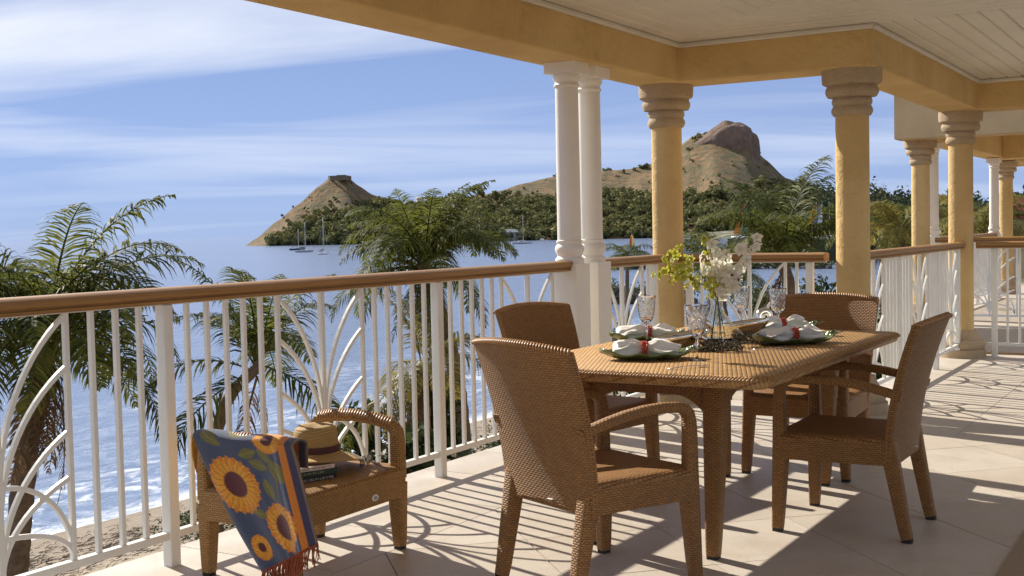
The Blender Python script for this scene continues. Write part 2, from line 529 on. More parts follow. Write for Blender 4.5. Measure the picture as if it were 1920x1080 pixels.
def white_column(x, y, label, zb=0.0, cap=ZB):
    o = thing('white_column', label, 'column', (x, y, zb), 0, 'slim white columns on square pedestals')
    h = cap-zb; r = .077; p = 1.105
    g = G(); g.box((0, 0, p/2-.003), (.19, .19, p+.006)); g.build('pedestal', MAT['colwhite'], o)
    pr = [(r+.016, p-.002), (r+.016, p+.03), (r+.002, p+.045), (r+.004, p+.055), (r+.014, p+.075), (r+.018, p+.095), (r+.01, p+.118), (r+.001, p+.125), (r+.008, p+.135), (r+.008, p+.147), (r, p+.152)]
    G().lathe(pr, n=36).build('base', MAT['colwhite'], o, True, 35)
    G().lathe([(r, p+.15), (r*.99, 1.6), (r*.96, h-.155)], n=40).build('shaft', MAT['colwhite'], o, True, 40)
    r2 = r*.96
    pr = [(r2, h-.157), (r2+.008, h-.15), (r2+.01, h-.14), (r2+.002, h-.132), (r2+.002, h-.118), (r2+.012, h-.105), (r2+.016, h-.09), (r2+.008, h-.068)]
    g = G().lathe(pr, n=36); g.build('capital', MAT['colwhite'], o, True, 35)
    G().box((0, 0, h-.034), (.215, .205, .07)).build('plinth', MAT['colwhite'], o)
    return o
stone_column(XR, YS, 'round ochre column between the short railing and cross railing')
stone_column(XB, YS+.03, 'round ochre column behind the dining chairs at the step')
stone_column(XB, YE, 'round ochre column at the far end of veranda')
white_column(XR, 6.84, 'slim white column at the end of the long railing')
white_column(XR, 7.15, 'slim white column beside the short fan railing')

# ------------------------------------------------------------------ railings
BAR = .021
def railing(label, p0, p1, posts, bars, panels, hr=(0, None), zb=0.0, group='white metal railings with wooden handrails', simple=False):
    d = Vector((p1[0]-p0[0], p1[1]-p0[1])); L = d.length; rz = math.atan2(d.y, d.x)
    o = thing('railing', label, 'railing', (p0[0], p0[1], zb), rz, group)
    h0, h1 = hr[0], (hr[1] if hr[1] is not None else L)
    # handrail: moulded section swept along X
    sec = [(-.060, 1.062), (-.062, 1.074), (-.0545, 1.078), (-.0545, 1.083), (-.067, 1.087), (-.070, 1.097), (-.068, 1.112), (-.056, 1.121), (-.02, 1.125), (.02, 1.125), (.056, 1.121), (.068, 1.112), (.070, 1.097), (.067, 1.087), (.0545, 1.083), (.0545, 1.078), (.062, 1.074), (.060, 1.062)]
    n = max(2, int((h1-h0)/.5)); g = G()
    g.loft([[(h0+(h1-h0)*i/n, y, z) for y, z in sec] for i in range(n+1)])
    g.build('handrail', MAT['wood'], o, True, 35)
    # flat plate under handrail and bottom rail between posts
    segs = sorted([s for s in posts])
    edges = [h0]+segs+[h1]
    for a, q in zip(edges[:-1], edges[1:]):
        a2 = a+(.026 if a in segs else 0); q2 = q-(.026 if q in segs else 0)
        if q2-a2 > .08:
            G().box(((a2+q2)/2, 0, .125), (q2-a2, .032, .03)).build('bottom_rail', MAT['white'], o)
    G().box(((h0+h1)/2, 0, 1.0585), (h1-h0-.004, .036, .007)).build('top_plate', MAT['white'], o)
    for s in posts:
        G().sweep([(s, 0, -.006), (s, 0, .004), (s, 0, 1.055)], .052, .052, 12, 9, (0, 1, 0)).build('post', MAT['white'], o)
    for s in bars:
        G().sweep([(s, 0, .138), (s, 0, 1.056)], BAR, BAR, 8, 8, (0, 1, 0)).build('baluster', MAT['white'], o)
    for c, hw in panels:
        G().sweep([(c, 0, .138), (c, 0, 1.056)], BAR*1.25, BAR*1.25, 8, 8, (0, 1, 0)).build('stem', MAT['white'], o)
        for sg in (-1, 1):
            for q, (ze, zs) in enumerate(((1.05, .42), (.86, .32), (.62, .16), (.45, .135))):
                pts = []
                for i in range(15):
                    amax = R(58); a = amax*i/14
                    # leaves stem upright and bends outward to the edge bar
                    f = (1-math.cos(a))/(1-math.cos(amax)); hgt = math.sin(a)/math.sin(amax)
                    pts.append((c+sg*(.004+(hw-.004)*f), sg*.002*(q-1.5)*.3, zs+(ze-zs)*hgt))
                G().sweep(pts, .018, .018, 8, 8, (0, 1, 0)).build('curved_bar', MAT['white'], o)
            for q, (zs, ze) in enumerate(((.46, .145), (.28, .15))):
                pts = []
                for i in range(13):
                    a = PI/2*i/12
                    pts.append((c+sg*(.004+(hw-.004)*math.sin(a)), sg*.001, ze+(zs-ze)*(math.cos(a)*.98+.02)))
                G().sweep(pts, .018, .018, 8, 8, (0, 1, 0)).build('curved_bar', MAT['white'], o)
    return o
Y0 = 1.0
main_bars = [1.2, 1.31, 1.42, 1.53, 1.64, 1.75, 1.86, 1.97, 2.08, 2.19, 2.309, 2.919, 3.034, 3.15, 3.265, 3.516, 3.627, 3.738, 3.844, 3.95, 4.06, 4.668, 4.77, 4.876, 4.981, 5.093, 5.199, 5.447, 5.558, 5.665, 5.772, 5.88, 5.985, 6.60]
railing('long white railing with fan panels along the sea side', (XR, Y0), (XR, 6.76), [s-Y0 for s in (1.09, 3.395, 5.32)], [s-Y0 for s in main_bars], [(2.614-Y0, .305), (4.362-Y0, .305), (6.29-Y0, .305)])
railing('short white fan railing between white columns and stone column', (XR, 7.24), (XR, 8.315), [.90], [.03, .70, .80], [(.365, .335)])
railing('white fan railing crossing between the two broad stone columns', (-3.56, YS), (-2.46, YS), [.06, .98], [.16, .27, .80, .885], [(.53, .265)])
bz = [i*.108 for i in range(60)]
L2 = YE-.12-(YS+.15)
pp = [(.42, .30), (1.95, .30), (3.28, .30)]
bb = [s for s in [.1+i*.108 for i in range(36)] if s < L2-.05 and all(abs(s-c_) > hw-.02 for c_, hw in pp)]+[c_+sg*hw for c_, hw in pp for sg in (-1, 1) if 0 < c_+sg*hw < L2]
railing('white railing running back from step to far stone column', (XB, YS+.15), (XB, YE-.12), [1.2, 2.6, L2-.07], bb, pp)
railing('white railing closing the far end of veranda', (XB+.14, YE+.05), (1.2, YE+.05), [.16, 2.1], [.28, .39, .50, 1.12, 1.23, 1.34, 1.45, 1.56, 1.67, 1.78], [(.81, .30)])

# ------------------------------------------------------------------ neighbouring balcony
NY = 15.95
nb = G().prism([(-3.95, NY-.2), (3, NY-.2), (3, 26), (-3.95, 26)], -.30, 0).build('slab', MAT['tile'])
tag(nb, 'pale tiled slab of the neighbouring balcony', 'slab')
nb2 = G().prism([(-3.8, NY-.1), (3, NY-.1), (3, 26), (-3.8, 26)], -6.4, -.305).build('lower_storey', MAT['cream_plaster'])
tag(nb2, 'cream wall under the neighbouring balcony', 'building')
beam('cream beam across the front of the neighbouring balcony', -3.72, NY-.18, 3, NY+.17, ZB, 3.05, 'cream_plaster')
beam('ochre beam along the side of the neighbouring balcony', -3.72, NY+.173, -3.37, 26, ZB+.02, 3.0)
beam('ochre beam across the back of neighbouring balcony', -3.366, 21.9, 3, 22.2, ZB-.01, 3.0)
g = G().prism([(-3.9, NY-.3), (3, NY-.3), (3, 26.1), (-3.9, 26.1)], 3.052, 3.25); tag(g.build('roof_slab', MAT['cream_plaster']), 'cream roof slab of the neighbouring balcony', 'roof')
stone_column(-3.50, 16.25, 'ochre column at the front corner of neighbouring balcony')
white_column(-3.50, 17.0, 'white column behind the neighbouring corner column')
white_column(-3.50, 21.9, 'white column further along the neighbouring balcony')
stone_column(-3.52, 23.3, 'ochre column further along the neighbouring balcony')
nbars = [.1+i*.11 for i in range(42)]
railing('white railing on the side of the neighbouring balcony', (-3.5, 17.12), (-3.5, 21.8), [1.2, 3.2], [s for s in nbars if s < 4.6], [(2.2, .3)])
railing('white railing on the front of the neighbouring balcony', (-3.3, 16.2), (1.0, 16.2), [.1, 1.4, 2.9], [s for s in nbars if s < 4.2 and not .35 < s < .95], [(.65, .3)])

# ------------------------------------------------------------------ wicker furniture
def beads(g, pts, r, pitch, lean, out=None):
    """braided rim: slanted strand turns along a polyline"""
    P = [Vector(p) for p in pts]
    seg = [(P[i+1]-P[i]).length for i in range(len(P)-1)]; tot = sum(seg)
    n = int(tot/pitch)
    for q in range(n):
        s = (q+.5)*tot/n; i = 0
        while i < len(seg)-1 and s > seg[i]: s -= seg[i]; i += 1
        t = (P[i+1]-P[i]).normalized(); c = P[i]+t*s
        side = (out if out is not None else t.cross(Vector((0, 0, 1)))).normalized()
        nrm = side.cross(t)
        ax = (side*1.0+t*lean).normalized(); bx = nrm.cross(ax).normalized()
        o = len(g.v)
        for a in (-1, 0, 1):
            rr = 1.0 if a == 0 else .55
            for e in range(6):
                th = 2*PI*e/6
                g.v.append(tuple(c+ax*(a*r*1.15)+(bx*math.cos(th)*pitch*.48+nrm*math.sin(th)*r*.62)*rr - (nrm*abs(a)*r*.35)))
        for a in range(2):
            for e in range(6):
                e2 = (e+1) % 6
                g.quadface((o+a*6+e, o+a*6+e2, o+a*6+6+e2, o+a*6+6+e))
        g.quadface([o+5-e for e in range(6)]); g.quadface([o+12+e for e in range(6)])
    return g

def leg(par, top, foot, w0, w1, n=7, mat='wicker_leg'):
    g = G(); T, F = Vector(top), Vector(foot)
    pts = [F.lerp(T, i/n) for i in range(n+1)]; pts[0] = F+Vector((0, 0, .014))
    w = [w1+(w0-w1)*(i/n)**.9 for i in range(n+1)]
    g.sweep(pts, w, w, 16, 4.5, (1, 0, 0))
    o = g.build('leg', MAT[mat], par, True, 60)
    G().sweep([F+Vector((0, 0, -.003)), F+Vector((0, 0, .016))], w1*.94, w1*.94, 14, 4.5, (1, 0, 0)).build('foot_cap', MAT['rubber'], o)
    return o

def backpt(a, bq, off):
    hw = .262+.030*bq
    z0 = .305+.035*(1-a*a)*(1-bq); z1 = .905+.022*(1-a*a)
    z = z0+(z1-z0)*bq
    y = -.232-.012*bq-.135*bq**1.8+.052*a*a*(.5+.5*bq)+off
    return Vector((a*hw, y, z))
def make_chair_meshes():
    D = {}
    g = G()
    # seat with skirt
    def outline(ins, z, pts=9):
        P = []
        fx, bx, yf, yb = .285-ins, .262-ins, .285-ins, -.235+ins
        rc = .05
        for (cx, cy, a0) in ((fx-rc, yf-rc, 0), (-fx+rc, yf-rc, 90), (-bx+rc*.5, yb+rc*.5, 180), (bx-rc*.5, yb+rc*.5, 270)):
            rr = rc if cy > 0 else rc*.5
            for i in range(5):
                a = R(a0+22.5*i); P.append((cx+rr*math.cos(a), cy+rr*math.sin(a), z))
        # subdivide edges
        Q = []
        for i in range(len(P)):
            a, q = Vector(P[i]), Vector(P[(i+1) % len(P)]); L = (q-a).length; n = max(1, int(L/.06))
            for j in range(n): Q.append(a.lerp(q, j/n))
        return Q
    rings = [outline(.0, z) for z in (.318, .35, .38, .41)]
    g.loft(rings, True, (True, False))
    # rounded shoulder and top, planar UV
    o = len(g.v); ins = [(0, .41), (.004, .422), (.014, .431), (.03, .434), (.10, .432), (.18, .430)]
    rr = [outline(i_, z) for i_, z in ins]; n = len(rr[0])
    m_ = min(len(r_) for r_ in rr)
    base = outline(0, 0)
    cen = Vector((0, .025, 0))
    rr = []
    for i_, z in ins:
        ring = []
        for p in base:
            d = (p-cen); L = d.length; f = max(.0, (L-i_*1.25)/L)
            ring.append(cen+d*f+Vector((0, 0, z)))
        rr.append(ring)
    n = len(base)
    for ring in rr: g.v.extend(tuple(p) for p in ring)
    for j in range(len(rr)-1):
        for i in range(n):
            i2 = (i+1) % n; q = (o+j*n+i, o+j*n+i2, o+(j+1)*n+i2, o+(j+1)*n+i)
            g.quadface(q, [(g.v[t_][1], g.v[t_][0]) for t_ in q])
    q = [o+(len(rr)-1)*n+i for i in range(n)]
    g.quadface(q, [(g.v[t_][1], g.v[t_][0]) for t_ in q])
    D['seat'] = g.mesh('seat', MAT['wicker'], True, 50)
    # back
    g = G(); NA, NBk = 14, 16; th = .030
    rings = []
    for j in range(NBk+1):
        bq = j/NBk
        fr = [backpt(-1+2*i/NA, bq, th/2) for i in range(NA+1)]; bk = [backpt(1-2*i/NA, bq, -th/2) for i in range(NA+1)]
        rings.append(fr+bk)
    n = 2*(NA+1); o = len(g.v)
    for r_ in rings: g.v.extend(tuple(p) for p in r_)
    for j in range(NBk):
        for i in range(n):
            i2 = (i+1) % n
            q = (o+j*n+i2, o+j*n+i, o+(j+1)*n+i, o+(j+1)*n+i2)
            g.quadface(q, [(g.v[t_][0]+(0.3 if i > NA else 0), g.v[t_][2]) for t_ in q] if i not in (NA, n-1) else [(.02 if t_ % n in (NA, n-1) else 0, g.v[t_][2]) for t_ in q])
    for j, fl in ((0, False), (NBk, True)):
        for i in range(NA):
            q = [o+j*n+i, o+j*n+i+1, o+j*n+n-2-i, o+j*n+n-1-i]
            if not fl: q = q[::-1]
            g.quadface(q, [(g.v[t_][0], g.v[t_][1]) for t_ in q])
    D['backrest'] = g.mesh('backrest', MAT['wicker'], True, 55)
    g = G()
    top = [backpt(-1+2*i/20, 1, 0)+Vector((0, 0, .002)) for i in range(21)]
    beads(g, top, .019, .0135, .55)
    D['rim'] = g.mesh('rim', MAT['strand'], True)
    # arms
    for s, nm in ((-1, 'armL'), (1, 'armR')):
        pts = [(.255, .253, .38), (.255, .254, .47), (.255, .254, .55), (.255, .252, .605), (.255, .244, .635), (.256, .225, .653), (.257, .195, .661), (.258, .12, .667), (.259, .03, .665), (.259, -.06, .655), (.258, -.14, .64), (.256, -.20, .625), (.253, -.262, .607)]
        g = G()
        g.sweep([(s*x, y, z) for x, y, z in pts], [.054, .050, .048, .048, .048, .048, .048, .048, .048, .047, .046, .045, .045], [.06, .056, .052, .048, .045, .042, .04, .038, .037, .036, .036, .036, .036], 14, 4, (1, 0, 0))
        D[nm] = g.mesh('arm', MAT['wicker_leg'], True, 60)
    return D
CH = make_chair_meshes()
LEGS = [((-.2475, .2485, .40), (-.268, .262, 0)), ((.2475, .2485, .40), (.268, .262, 0)), ((-.2245, -.20, .40), (-.226, -.275, 0)), ((.2245, -.20, .40), (.226, -.275, 0))]
def chair(x, y, face, label):
    """face: heading of the sitter, degrees clockwise from +Y"""
    o = thing('wicker_armchair', label, 'chair', (x, y, 0), -R(face), 'wicker armchairs around the dining table')
    for nm, key in (('seat', 'seat'), ('backrest', 'backrest'), ('rim', 'rim'), ('arm', 'armL'), ('arm', 'armR')):
        link(nm, CH[key], o)
    for tp, ft in LEGS: leg(o, tp, ft, .070, .047)
    t_ = G().sweep([(-.014, -.2705, .352), (.014, -.2705, .352)], .012, .002, 8, 2.5).build('tag', MAT['white'], o)
    t_.location = (.06, 0.02, .0)
    return o
chair(-2.06, 3.998, 24, 'wicker armchair with its back turned, at the near table end beside the bench')
chair(-2.89, 5.50, 101, 'wicker armchair beside the long white railing, behind the table')
chair(-1.96, 6.37, 180, 'wicker armchair tucked in at the table end by the ochre column')
chair(-1.42, 5.265, -90, 'wicker armchair in full shade on the open floor side')

# table
TX0, TX1, TY0, TY1, TZ = -2.62, -1.445, 4.19, 6.25, .77
tcx, tcy = (TX0+TX1)/2, (TY0+TY1)/2
hx, hy = (TX1-TX0)/2, (TY1-TY0)/2
tb = thing('dining_table', 'rectangular woven wicker dining table laid for four', 'table', (tcx, tcy, 0))
def rrect(hx, hy, rc, z, k=6):
    P = []
    for cx, cy, a0 in ((hx-rc, hy-rc, 0), (-hx+rc, hy-rc, 90), (-hx+rc, -hy+rc, 180), (hx-rc, -hy+rc, 270)):
        for i in range(k+1):
            a = R(a0+90*i/k); P.append((cx+rc*math.cos(a), cy+rc*math.sin(a), z))
    return P
g = G()
g.loft([rrect(hx-.03, hy-.03, .05, TZ-.052), rrect(hx-.008, hy-.008, .065, TZ-.045), rrect(hx, hy, .07, TZ-.028), rrect(hx-.001, hy-.001, .07, TZ-.012)], True, (True, False))
o0 = len(g.v); top1 = rrect(hx-.012, hy-.012, .06, TZ-.001); top0 = rrect(hx-.001, hy-.001, .07, TZ-.012)
for ring in (top0, top1): g.v.extend(ring)
n = len(top0)
for i in range(n):
    q = (o0+i, o0+(i+1) % n, o0+n+(i+1) % n, o0+n+i); g.quadface(q, [(g.v[t_][0], g.v[t_][1]) for t_ in q])
q = [o0+n+i for i in range(n)]; g.quadface(q, [(g.v[t_][0], g.v[t_][1]) for t_ in q])
g.build('table_top', MAT['wicker_top'], tb, True, 50)
g = G(); rim = rrect(hx-.007, hy-.007, .066, TZ-.0115); beads(g, rim+[rim[0]], .017, .0138, -.75)
g.build('rim', MAT['strand'], tb, True)
lx, ly = .265, .76
for sx in (-1, 1):
    for sy in (-1, 1): leg(tb, (sx*(lx+.03), sy*(ly+.02), TZ-.05), (sx*lx, sy*(ly-.0), 0), .098, .054, 9)
def apron(p0, p1):
    g = G(); a, q = Vector(p0), Vector(p1); nseg = 24; d = (q-a).normalized(); nn = Vector((-d.y, d.x, 0))
    rings = []
    for i in range(nseg+1):
        s = i/nseg; c_ = a.lerp(q, s); e = min(s, 1-s)*(q-a).length
        drop = .115 + .075*max(0, 1-e/.13)**2
        rings.append([c_+nn*.02+Vector((0, 0, TZ-.05)), c_-nn*.02+Vector((0, 0, TZ-.05)), c_-nn*.02+Vector((0, 0, TZ-drop)), c_+nn*.02+Vector((0, 0, TZ-drop))])
    g.loft(rings); g.build('apron', MAT['wicker'], tb, True, 40)
ax_, ay_ = lx+.03, ly+.02
apron((-ax_+.04, -ay_, 0), (ax_-.04, -ay_, 0)); apron((-ax_+.04, ay_, 0), (ax_-.04, ay_, 0))
apron((-ax_, -ay_+.04, 0), (-ax_, ay_-.04, 0)); apron((ax_, -ay_+.04, 0), (ax_, ay_-.04, 0))

# bench with arms
bx0, bx1, by0, by1 = -3.43, -2.99, 3.36, 4.02
bcx, bcy = (bx0+bx1)/2, (by0+by1)/2
bn = thing('wicker_bench', 'low wicker bench with arched arms beside the railing', 'bench', (bcx, bcy, 0))
ex, ey = (bx1-bx0)/2, (by1-by0)/2
for sx in (-1, 1):
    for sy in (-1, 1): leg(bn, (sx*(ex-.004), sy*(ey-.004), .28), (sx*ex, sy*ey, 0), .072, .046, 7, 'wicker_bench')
g = G()
g.loft([rrect(ex+.03, ey+.03, .03, z) for z in (.225, .26, .30, .335)], True, (True, False))
o0 = len(g.v)
rs = [rrect(ex+.03-i_, ey+.03-i_, .03, z) for i_, z in ((0, .335), (.004, .346), (.014, .352))]
for r_ in rs: g.v.extend(r_)
n = len(rs[0])
for j in range(2):
    for i in range(n):
        q = (o0+j*n+i, o0+j*n+(i+1) % n, o0+(j+1)*n+(i+1) % n, o0+(j+1)*n+i); g.quadface(q, [(g.v[t_][0], g.v[t_][1]) for t_ in q])
q = [o0+2*n+i for i in range(n)]; g.quadface(q, [(g.v[t_][0], g.v[t_][1]) for t_ in q])
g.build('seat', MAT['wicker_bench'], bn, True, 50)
for sy in (-1, 1):
    pts = []
    yy = sy*ey
    for x_, z_ in ((ex, .30), (ex, .38), (ex, .46), (ex-.004, .495), (ex-.022, .516), (ex-.06, .528), (ex-.13, .538), (0, .545), (-ex+.13, .540), (-ex+.06, .532), (-ex+.022, .520), (-ex+.004, .497), (-ex, .46), (-ex, .38), (-ex, .30)):
        pts.append((x_, yy, z_))
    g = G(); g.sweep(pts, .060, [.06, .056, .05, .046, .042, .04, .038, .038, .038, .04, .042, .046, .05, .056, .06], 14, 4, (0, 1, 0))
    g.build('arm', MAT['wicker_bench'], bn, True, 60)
    g = G(); beads(g, [(ex-.02, yy, .536), (ex-.10, yy, .552), (0, yy, .562), (-ex+.10, yy, .556), (-ex+.02, yy, .54)], .030, .014, .3)
    g.build('strapping', MAT['strand'], bn, True)
pl_ = G().lathe([(.022, 0), (.021, .002)], n=24).build('maker_plate', MAT['white'], bn, loc=(ex+.0295, .13, .258), rot=(0, PI/2, 0)); pl_.scale = (.62, 1, 1)
g = G()
for i in range(3): g.sweep([(ex+.032, .121+i*.007, .251), (ex+.032, .124+i*.007, .265), (ex+.032, .127+i*.007, .251)], .0012, .0012, 4, 2)
g.build('maker_mark', plain('plate_ink', (.12, .10, .07), .6), bn)

# ------------------------------------------------------------------ things on the bench
# towel: pattern as vertex colours (a woven print)
def towel_colour(u, v):
    """u 0..1 across, v 0..1 from the far edge over the arm to the fringe; W about .5 m, L about .8 m"""
    x, y = u*.50, v*.80
    c = (.055, .075, .135)
    n = mnoise.noise(Vector((x*400, y*400, 0)))*.12
    def leafp(cx, cy, a, l, w, cl):
        nonlocal c
        dx, dy = x-cx, y-cy
        p = dx*math.cos(a)+dy*math.sin(a); q = -dx*math.sin(a)+dy*math.cos(a)
        if abs(p) < l and abs(q) < w*(1-(p/l)**2): c = cl if abs(q) > .004 else tuple(t_*1.35 for t_ in cl)
    olive = (.17, .15, .035)
    for cx, cy, a, l, w in ((.29, .33, .4, .05, .03), (.30, .46, 1.4, .060, .030), (.39, .36, 1.2, .075, .040), (.25, .27, -.3, .05, .028), (.34, .28, .9, .05, .025), (.19, .57, .3, .05, .022), (.20, .15, .2, .06, .03), (.08, .20, .6, .06, .03), (.30, .12, -.3, .05, .025)): leafp(cx, cy, a, l, w, olive)
    if abs(x-.365-.012*math.sin(y*20)) < .005 and .2 < y < .5: c = olive
    for cx, cy, r, rc in ((.125, .425, .130, .058), (.315, .655, .120, .062), (.095, .71, .052, .019), (.37, .19, .072, .028)):
        dx, dy = x-cx, (y-cy)*.92
        d = math.hypot(dx, dy); th = math.atan2(dy, dx)
        lim = r*(.80+.20*abs(math.cos(th*10.5)))
        lim2 = r*(.70+.24*abs(math.sin(th*10.5)))
        if d < lim2 and d > rc: c = (.78, .36, .022)
        elif d < lim and d > rc: c = (.70, .20, .014)
        if d > rc and d < lim and math.sin(th*21+1)*.5+.5 < .10: c = (.55, .17, .015)
        if d <= rc: c = (.105, .018, .022) if d < rc*.94 else (.32, .10, .02)
    if x > .425: c = (.72, .22, .02)
    if x > .455: c = (.055, .045, .09)
    if x > .488: c = (.22, .15, .10)
    return tuple(max(0, t_*(1+n*1.8)) for t_ in c)
m, t, b = newmat('towel_print'); k = NB(t)
at = k.n('ShaderNodeAttribute', attribute_name='Col')
k.set(b.inputs['Base Color'], at.outputs['Color']); b.inputs['Roughness'].default_value = .95
k.set(b.inputs['Sheen Weight'], .3)
k.set(b.inputs['Normal'], k.bump(k.noise(k.pos(), 420, 2), .0025))
MAT['towel'] = m
def towel_pt(u, v):
    # v: 0 hanging inside, over the arm top, then down the outer side to the fringe
    L = .80; s = v*L
    TLc, TRc = Vector((-3.455, 3.322, .552)), Vector((-2.945, 3.318, .556))
    BLc, BRc = Vector((-3.045, 3.262, .085)), Vector((-2.735, 3.195, .235))
    if s < .10:
        t_ = s/.10; y = 3.402+.003*math.sin(u*9); z = .455+t_*.097; x = TLc.x+(TRc.x-TLc.x)*u; sp = 0
    elif s < .20:
        a = (s-.10)/.10; y = 3.361+.042*math.cos(PI*a); z = .552+.022*math.sin(PI*a)+.004*math.sin(u*11); x = TLc.x+(TRc.x-TLc.x)*u; sp = 0
    else:
        sp = (s-.20)/.60
        p = TLc.lerp(TRc, u).lerp(BLc.lerp(BRc, u), sp)
        # belly out to the left before the diagonal edge pulls in
        x, y, z = p.x-.020*math.sin(PI*sp)*(1-u), p.y, p.z
        fold = sp**.7*(.016*math.sin(u*PI*3.0+.3)+.012*math.sin(u*PI*5.2+1)+.012*max(0, min(1, (u-.45)/.05))*sp)
        y -= fold
    return Vector((x, y, z))
NU, NV = 110, 170
g = G(); g.grid(towel_pt, NU, NV)
me = g.mesh('towel', MAT['towel'], True)
ca = me.color_attributes.new('Col', 'FLOAT_COLOR', 'POINT')
buf = []
for j in range(NV+1):
    for i in range(NU+1): buf.extend(towel_colour(i/NU, j/NV)+(1.0,))
ca.data.foreach_set('color', buf)
tw = thing('beach_towel', 'sunflower print towel with fringe draped over the bench arm', 'towel', (-3.2, 3.36, .55))
cloth = link('cloth', me, tw, (3.2, -3.36, -.55))
sm = cloth.modifiers.new('thick', 'SOLIDIFY'); sm.thickness = .004; sm.offset = 1
MAT['fringe'] = plain('fringe_yarn', (.30, .075, .03), .95, var=.45, nscale=200)
g = G()
for i in range(150):
    u = (i+.5)/150; p = towel_pt(u, 1.0); q = p+Vector((random.uniform(-.012, .012), random.uniform(-.02, .012), -random.uniform(.045, .07)))
    q.z = max(q.z, .004)
    mid = (p+q)/2+Vector((random.uniform(-.005, .005), random.uniform(-.008, .004), 0))
    g.sweep([p+Vector((0, 0, .01)), mid, q], .0032, .0032, 4, 2)
g.build('fringe', MAT['fringe'], tw, loc=(3.2, -3.36, -.55))
# back flap over the far corner
def flap(u, v):
    return Vector((-3.466-.012*math.sin(v*PI)-.01*u, 3.325+.11*u+.02*v, .55-.15*v))
g = G(); g.grid(flap, 24, 24); me = g.mesh('flap', MAT['towel'], True)
ca = me.color_attributes.new('Col', 'FLOAT_COLOR', 'POINT'); buf = []
for j in range(25):
    for i in range(25): buf.extend(((.78, .40, .04) if (i*i+j) % 7 < 5 else (.62, .22, .02))+(1.0,))
ca.data.foreach_set('color', buf)
fl = link('flap', me, tw, (3.2, -3.36, -.55)); sm = fl.modifiers.new('thick', 'SOLIDIFY'); sm.thickness = .004

# books
SEATZ = .352
def book(cx, cy, z, l, w, h, rz, cover, label, marks):
    o = thing('book', label, 'book', (cx, cy, z), rz, 'books stacked on the bench')
    cm = plain('book_cover', cover, .45, var=.1); pg = plain('book_pages', (.72, .66, .52), .9, nscale=300, var=.15)
    g = G(); g.box((0, 0, .0015), (w, l, .003)); g.box((0, 0, h-.0015), (w, l, .003)); g.box((w/2-.0015, 0, h/2), (.003, l, h-.006)); g.build('cover', cm, o)
    G().box((-.004, 0, h/2), (w-.013, l-.008, h-.0062)).build('pages', pg, o)
    if marks:
        g = G(); rn = random.Random(int(cx*1000+z*5000))
        mc, y0, y1, zz_ = marks
        y_ = y0
        while y_ < y1:
            cw = rn.uniform(.003, .006)
            hgt = h*.42
            # unreadable lettering: stems and crossbars
            g.box((w/2+.0004, y_, h*zz_), (.0008, .0014, hgt))
            if rn.random() < .7: g.box((w/2+.0004, y_+cw*.5, h*zz_+rn.choice((-1, 0, 1))*hgt*.4), (.0008, cw*.8, hgt*.22))
            if rn.random() < .5: g.box((w/2+.0004, y_+cw*.8, h*zz_), (.0008, .0012, hgt))
            y_ += cw+(.0035 if rn.random() > .2 else .009)
        g.build('spine_lettering', plain('spine_ink', mc, .6), o)
    return o
bkz = SEATZ-.001
bkd = Vector((math.sin(R(19)), math.cos(R(19)), 0)); bkn = Vector((bkd.y, -bkd.x, 0))     # spine direction, towards the spine
def bk(shift, l, w): c_ = Vector((-3.060, 3.703, 0))-bkd*(l/2-shift)-bkn*(w/2); return c_.x, c_.y
book(*bk(.0, .225, .15), bkz, .225, .15, .024, R(-19), (.018, .018, .022), 'thick black book at the bottom of the stack', ((.6, .58, .5), -.09, .10, .4))
book(*bk(.004, .23, .152), bkz+.0235, .23, .152, .022, R(-18), (.02, .055, .032), 'dark green book in the middle of the stack', ((.35, .36, .2), -.10, .05, .5))
book(*bk(-.008, .215, .15), bkz+.045, .215, .15, .016, R(-20), (.74, .62, .50), 'cream spined book on top under the hat', ((.10, .07, .05), -.09, .09, .5))
# hat
m, t, b = newmat('hat_straw'); k = NB(t); v = k.obj()
s_ = k.n('ShaderNodeSeparateXYZ', {0: v})
rad = k.m('SQRT', k.m('ADD', k.m('POWER', s_.outputs[0], 2.0), k.m('POWER', s_.outputs[1], 2.0)))
br = k.m('SINE', k.m('MULTIPLY', k.m('ADD', rad, s_.outputs[2]), 900.0))
an = k.m('SINE', k.m('MULTIPLY', k.m('ARCTAN2', s_.outputs[1], s_.outputs[0]), 150.0))
hh = k.m('ADD', k.m('MULTIPLY', br, .6), k.m('MULTIPLY', an, .4))
k.set(b.inputs['Base Color'], k.ramp(hh, (.1, (.42, .255, .08)), (.8, (.68, .47, .18)))); b.inputs['Roughness'].default_value = .7
k.set(b.inputs['Normal'], k.bump(hh, .0012))
MAT['straw'] = m
hat = thing('straw_hat', 'woven straw sun hat with a dark band resting on the books', 'hat', (-3.215, 3.765, SEATZ+.072))
g = G(); N = 40
rings = []
for r_, z_ in ((.190, -.006), (.178, -.002), (.158, .002), (.13, .006), (.105, .010), (.098, .018), (.096, .05), (.093, .09), (.086, .112), (.072, .122), (.05, .120), (.025, .113), (.004, .110)):
    ring = []
    for i in range(N):
        a = 2*PI*i/N
        droop = 0
        if r_ > .1:
            f = (r_-.1)/.12
            droop = -.056*f*max(0, math.sin(a+.25))**2 - .004*f*math.sin(2*a+.5) + .006*f*max(0, -math.sin(a))
        st = 1+.20*max(0, (r_-.1)/.12)*max(0, math.sin(a))
        ring.append((r_*math.cos(a)*.92, r_*math.sin(a)*st, z_+droop))
    rings.append(ring)
g.loft(rings, True, (False, True))
hb = g.build('straw', MAT['straw'], hat, True); sm = hb.modifiers.new('thick', 'SOLIDIFY'); sm.thickness = .003; sm.offset = -1
G().lathe([(.100, .014), (.1005, .018), (.0995, .038), (.0985, .042)], n=40, cap=(False, False)).build('band', plain('hat_band', (.09, .035, .03), .8), hat, True).scale = (.935, 1.012, 1)
